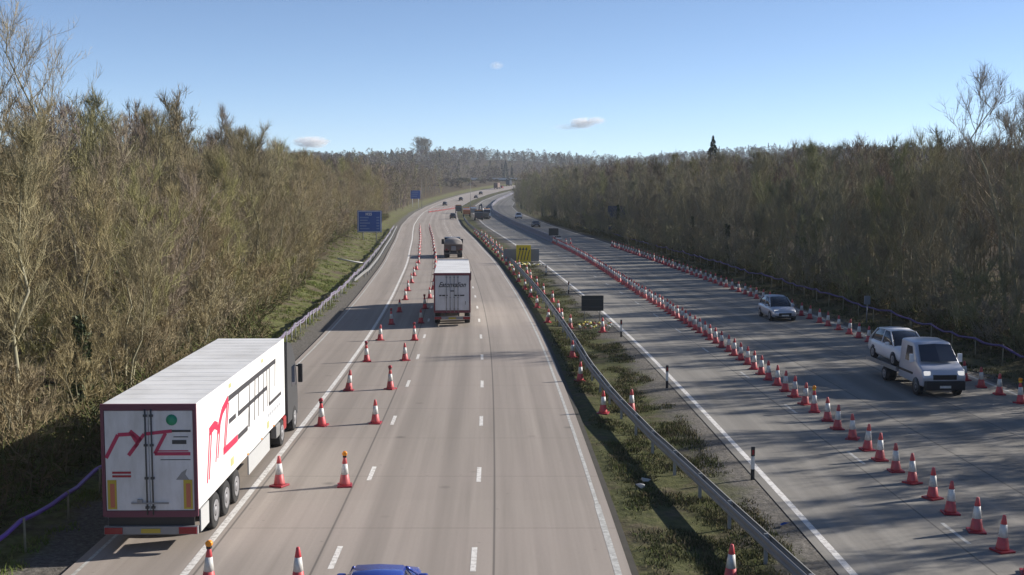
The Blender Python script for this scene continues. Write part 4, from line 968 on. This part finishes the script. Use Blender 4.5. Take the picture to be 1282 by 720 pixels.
# oncoming traffic faces the camera: turned by pi
make_car('silver-white car with lit-looking headlamps coming towards the camera on the right carriageway', PR(20.95, 85.8), rz_at(86) + pi, 'suv', 'silver')
make_car('blue car seen from above at the bottom edge of the photo', PR(-2.95, 25.25), rz_at(24), 'saloon', 'carblue')
make_car('small white car in the distance on the right carriageway beside the temporary barrier', PR(20.3, 335), rz_at(335) + pi, 'suv', 'carwhite')
make_car('small black car in the distance on the right carriageway, nearer than the white one', PR(19.6, 268), rz_at(268) + pi, 'saloon', 'carblack')
for i, (px, Y, du, lab, st, pt) in enumerate(((567, 330, 0, 'dark car beyond the brown truck, nearest of the far traffic on the left', 'suv', 'cardark'), (557, 500, 0, 'dark speck of a car on the far bend, left of the works vehicles', 'suv', 'cardark'),
        (577, 560, 0, 'dark far car just left of the rising road, behind the first bend', 'suv', 'carblack'), (596, 590, 0, 'dark car climbing the far hill road, lower of two close together', 'saloon', 'cardark'), (602, 640, 0, 'dark car climbing the far hill road, upper of two close together', 'suv', 'carblack'), (628, 745, 0, 'red-brown car near the top of the far hill road', 'suv', 'carred'))):
    X = at_px(px, Y); make_car(lab, (X, Y, zr(Y) + .03), rz_at(Y), st, pt)
# recovery truck carrying a car
o = thing('recovery_truck', 'white recovery truck with low cab driving towards the camera, a car on its bed', 'truck', PR(20.35, 56.2), rz_at(55) + pi + .03)
W = 1.02
cabp = [(2.55, .50), (2.62, .95), (2.45, 1.28), (1.95, 1.50), (1.20, 2.32), (1.0, 2.42), (-.35, 2.47), (-.5, 2.4), (-.5, .55)]
def tumble(poly, x_lo, x_hi):       # side profile with the upper part drawn inwards
    rings = []
    for x in (-1, -.93, -.5, 0, .5, .93, 1):
        rings.append([(x * (W if z < 1.35 else W - (z - 1.35) * .14), y - (.10 * x * x if y > 1 else 0), z - (.05 * x * x if z > 2.2 else 0)) for y, z in poly])
    return rings
mb = MB(); mb.loft(tumble(cabp, -W, W), True, False); cb = mb.build('cab', 'silver', o)
bm = bmesh.new(); bm.from_mesh(cb.data); bmesh.ops.dissolve_limit(bm, angle_limit=.02, verts=bm.verts[:], edges=bm.edges[:])
bmesh.ops.bevel(bm, geom=[e for e in bm.edges if len(e.link_faces) == 2 and e.calc_face_angle(0) > .35], offset=.07, segments=3, affect='EDGES', profile=.5, clamp_overlap=True); bm.to_mesh(cb.data); bm.free()
cb.data.polygons.foreach_set('use_smooth', [True] * len(cb.data.polygons))
mb = MB(); mb.add([(-W * .86, 1.86, 1.575), (W * .86, 1.86, 1.575), (W * .76, 1.24, 2.27), (-W * .76, 1.24, 2.27), (0, 1.985, 1.55), (0, 1.28, 2.32)], [(0, 4, 5, 3), (4, 1, 2, 5)])
for i in range(len(mb.v)): v = mb.v[i]; mb.v[i] = (v[0], v[1] + .035, v[2] + .03)
mb.build('windscreen', 'tinted', cb)
for s in (-1, 1):
    x = s * (W - .06); mb = MB()
    vs = [(s * (W - .005), 1.35, 1.48), (s * (W - .005), .35, 1.48), (s * (W - .105), .35, 2.18), (s * (W - .105), .95, 2.18)]
    mb.add(vs, [(0, 1, 2, 3)]); mb.build('side_window', 'tinted', cb)
    mb = MB(); mb.box(min(s * (W + .04), s * (W + .24)), max(s * (W + .04), s * (W + .24)), 1.42, 1.55, 1.5, 1.9, .03); mb.box(min(s * W * .97, s * (W + .06)), max(s * W * .97, s * (W + .06)), 1.45, 1.5, 1.55, 1.6); mb.build('mirror', 'carwhite', cb)
    mb = MB(); mb.box(s * .80 - .15, s * .80 + .15, 2.40, 2.53, 1.02, 1.22, .04); mb.build('headlight', 'lamp_glow', cb)
    wheel(o, s * (W + .0), 1.75, .36, .24, s); wheel(o, s * (W + .0), -2.3, .36, .24, s, dual=True)
    mb = MB(); mb.lathe([(.44, 0), (.44, s * .01)], 18, 'x', s * W * .995, 1.75, .40); mb.build('wheel_arch', 'black', o)
mb = MB(); mb.box(-.95, .95, 2.50, 2.68, .34, .78, .05); mb.build('bumper', 'black', o)
mb = MB(); mb.box(-.55, .55, 2.50, 2.63, .84, 1.06, .02); mb.build('grille', 'black', o)
mb = MB(); mb.prism([(-.5, 1.0), (-.5, .9), (1.3, .9), (1.3, 1.0)], -W - .006, W + .006, 'x'); mb.build('trim_strip', 'black', o)
mb = MB(); mb.box(-.26, .26, 2.682, 2.70, .46, .57); mb.build('number_plate', 'sleeve', o)
mb = MB(); mb.box(-1.05, 1.05, -4.7, -.62, .72, .84, .01); mb.box(-1.08, -1.02, -4.7, -.62, .842, .94); mb.box(1.02, 1.08, -4.7, -.62, .842, .94); mb.build('flatbed', 'steel_dull', o)
mb = MB(); mb.box(-.4, -.28, -4.5, .9, .5, .717); mb.box(.28, .4, -4.5, .9, .5, .717); mb.build('chassis', 'black', o)
tr = o
a = rz_at(55) + pi + .03; off = Matrix.Rotation(a, 3, 'Z') @ Vector((0, -2.85, 0)); base = PR(20.35, 56.2)
make_car('white car riding on the flatbed of the recovery truck', (base.x + off.x, base.y + off.y, base.z + .845), a, 'suv', 'carwhite')

# brown sheeted truck ahead of the second lorry
o = thing('tipper_truck', 'dark brown truck with rounded sheeted load ahead of the white box lorry', 'truck', PR(-2.25, 156), rz_at(158))
mb = MB(); mb.box(-1.2, 1.2, 0, 5.2, 1.0, 1.9, .03); mb.build('tipper_body', 'brown', o)
mb = MB(); mb.loft([[(1.2 * cos(t), y, 1.9 + .7 * sin(t) * k) for t in np.linspace(0, pi, 9)] + [(-1.2, y, 1.8), (1.2, y, 1.8)] for y, k in ((-.02, .75), (1, 1), (4, 1), (5.2, .8))]); mb.build('load_sheet', mat('grey_sheet', (.24, .22, .21), .8, 0, .2, 2), o)
mb = MB(); mb.box(-1.1, 1.1, 5.5, 7.4, .6, 2.5, .12); cb = mb.build('cab', 'cardark', o)
mb = MB(); mb.box(-1.0, 1.0, 7.35, 7.42, 1.5, 2.3, .02); mb.build('windscreen', 'tinted', cb)
mb = MB(); mb.box(-.45, .45, .1, 7, .6, .98); mb.build('chassis', 'black', o)
for s in (-1, 1):
    mb = MB(); mb.box(min(s * 1.15, s * 1.5), max(s * 1.15, s * 1.5), 7.1, 7.2, 1.5, 2.2, .02); mb.build('mirror', 'black', cb)
    wheel(o, s * 1.18, 1.3, .48, .3, s, dual=True); wheel(o, s * 1.18, 6.3, .48, .3, s)
    mb = MB(); mb.box(s * .95 - .15, s * .95 + .15, -.03, -.002, 1.05, 1.25); mb.build('tail_light', 'redlens', o)
mb = MB(); mb.box(-.35, .3, -.25, -.01, 1.0, 1.6, .1); mb.build('tail_hopper', 'midgrey', o)
mb = MB(); mb.box(-1.15, 1.15, -.1, .05, .5, .72); mb.build('rear_bumper', 'darkgrey', o)

# works vehicles in the far median
def works_truck(px, Y, label, paint, cabp, dirn=0):
    X = at_px(px, Y); o = thing('works_truck', label, 'truck', (X, Y, zr(Y) + .03), rz_at(Y) + dirn)
    mb = MB(); mb.box(-1.1, 1.1, -2.6, 1.4, .8, 2.1, .05); mb.build('load_body', paint, o)
    mb = MB(); mb.prism([(1.5, .6), (3.3, .6), (3.35, 1.4), (2.9, 2.5), (1.5, 2.6)], -1.05, 1.05, 'x'); cb = mb.build('cab', cabp, o)
    mb = MB(); mb.prism([(3.36, 1.45), (3.38, 1.45), (2.95, 2.42), (2.92, 2.42)], -.95, .95, 'x'); mb.build('windscreen', 'tinted', cb)
    for s in (-1, 1):
        for y in (-1.6, 2.5): wheel(o, s * 1.1, y, .42, .28, s)
        mb = MB(); mb.box(s * .8 - .12, s * .8 + .12, -2.64, -2.602, .9, 1.1); mb.build('tail_light', 'redlens', o)
    mb = MB(); mb.box(-.9, .9, 1.6, 2.0, 2.62, 2.78); mb.build('beacon_bar', 'amber', o)
works_truck(584, 352, 'orange-brown works truck with white top parked in the far median', 'orangevan', 'carwhite')
works_truck(599, 318, 'dark works truck parked in the far median beside the cones', 'cardark', 'darkgrey')
works_truck(574, 395, 'small dark works truck left of the orange-brown one', 'darkgrey', 'carblack')
works_truck(592, 372, 'pale works truck parked behind the orange-brown one', 'midgrey', 'carwhite')
works_truck(609, 342, 'small white-cabbed works truck behind the excavator', 'barrier', 'carwhite', pi)
X = at_px(605, 326); o = thing('excavator', 'dark excavator with raised arm working in the far median', 'excavator', (X, 326, zr(326)), .4)
for s in (-1, 1):
    mb = MB(); mb.prism([(-1.6, .1), (-1.9, .45), (-1.6, .85), (1.6, .85), (1.9, .45), (1.6, .1)], min(s * .75, s * 1.2), max(s * .75, s * 1.2), 'x'); mb.build('track', 'black', o)
mb = MB(); mb.box(-1.1, 1.1, -1.7, .6, .95, 1.9, .1); mb.build('house', 'darkgrey', o)
mb = MB(); mb.box(-1.1, -.2, .0, 1.3, .95, 2.8, .08); mb.build('cab', 'tinted', o)
mb = MB(); mb.tube([(.3, .6, 1.5), (.3, 2.2, 4.2), (.3, 3.8, 3.6)], [.28, .25, .18], 6); mb.build('boom', 'cardark', o)
mb = MB(); mb.tube([(.3, 3.7, 3.9), (.3, 4.2, 1.6)], [.2, .13], 6); mb.box(.0, .6, 3.9, 4.6, 1.0, 1.6, .1); mb.build('dipper_arm', 'cardark', o)
# lorries on the far hill
def far_lorry(px, Y, label, paint, dirn):
    X = at_px(px, Y); o = thing('box_lorry', label, 'lorry', (X, Y, zr(Y) + .03), rz_at(Y) + dirn)
    mb = MB(); mb.box(-1.25, 1.25, -4, 4, 1.0, 3.9, .04); mb.build('box_body', paint, o)
    mb = MB(); mb.prism([(4.3, .5), (6.2, .5), (6.25, 1.6), (6.0, 2.9), (4.3, 3.0)], -1.2, 1.2, 'x'); cb = mb.build('cab', 'cardark', o)
    mb = MB(); mb.prism([(6.22, 1.75), (6.26, 1.75), (6.04, 2.75), (6.0, 2.75)], -1.1, 1.1, 'x'); mb.build('windscreen', 'tinted', cb)
    mb = MB(); mb.box(-.45, .45, -3.9, 4.4, .7, .99); mb.build('chassis', 'black', o)
    for s in (-1, 1):
        for y in (-2.6, 5.2): wheel(o, s * 1.22, y, .5, .3, s)
far_lorry(637, 795, 'dark lorry cresting the far hill beside the treeline', 'cardark', 0)
far_lorry(622, 730, 'brown lorry climbing the far hill road', 'brown', 0)

# ------------------------------------------------------------ clouds
def cloud(px, py, wpx, hpx, label, seed, dens):
    D = 5200; th = math.atan(130 / 1468); X = (px - 641) / 1468 * D; zc = CAM_H + D * math.tan(math.atan((360 - py) / 1468) - th)
    k = D / 1468; rng = random.Random(seed); bm = bmesh.new(); bmesh.ops.create_icosphere(bm, subdivisions=3, radius=1)
    for v in bm.verts:
        n_ = mnoise.noise(v.co * 1.6 + Vector((seed, 0, 0))); v.co *= 1 + .55 * n_; v.co = Vector((v.co.x * wpx * k / 2, v.co.y * wpx * k / 3, v.co.z * hpx * k / 2))
    me = bpy.data.meshes.new('cloud'); bm.to_mesh(me); bm.free()
    g = NG('cloud_vapour'); t = g.t; t.nodes.remove(g.b); pv = g.n('ShaderNodeVolumePrincipled'); pv.inputs['Color'].default_value = (1, 1, 1, 1); pv.inputs['Anisotropy'].default_value = .2
    tc = g.n('ShaderNodeTexCoord'); mp = g.n('ShaderNodeMapping'); g.l(tc.outputs['Object'], mp.inputs[0]); mp.inputs['Scale'].default_value = (2 / (wpx * k), 3 / (wpx * k), 2 / (hpx * k))
    ln = g.n('ShaderNodeVectorMath', operation='LENGTH'); g.l(mp.outputs[0], ln.inputs[0]); fall = g.maprange(ln.outputs['Value'], 1.0, .1, 0, 1)
    nz = g.noise(mp.outputs[0], 3.4, 5, .65); d = g.maprange(g.math('MULTIPLY', fall, g.maprange(nz, .38, .62)), .05, .6, 0, dens)
    g.l(d, pv.inputs['Density']); g.l(pv.outputs[0], t.nodes['Material Output'].inputs['Volume'])
    o = link('cloud', me, g.m); o.location = (X, D, zc); tag(struct(o, 'stuff'), label, 'cloud')
cloud(728, 154, 40, 17, 'brightest small white cloud low over the skyline', 3, .08); cloud(712, 159, 50, 10, 'thin veil of cloud left of the brightest one', 5, .012); cloud(746, 151, 28, 12, 'small white cloud just right of the brightest one', 8, .06)
cloud(622, 82, 22, 13, 'tiny faint cloud high above the road', 11, .025); cloud(392, 178, 56, 18, 'flat white cloud touching the left wooded skyline', 14, .08)

# ------------------------------------------------------------ air
mb = MB(); mb.box(-1350, 1350, -110, 2200, -2, 100)
g = NG('haze_air'); g.t.nodes.remove(g.b); pv = g.n('ShaderNodeVolumePrincipled'); pv.inputs['Color'].default_value = (.80, .88, 1, 1); pv.inputs['Density'].default_value = .00013
g.l(pv.outputs[0], g.t.nodes['Material Output'].inputs['Volume'])
hz_ = mb.build('haze', g.m); tag(struct(hz_, 'stuff'), 'thin pale haze softening the far hills', 'haze')
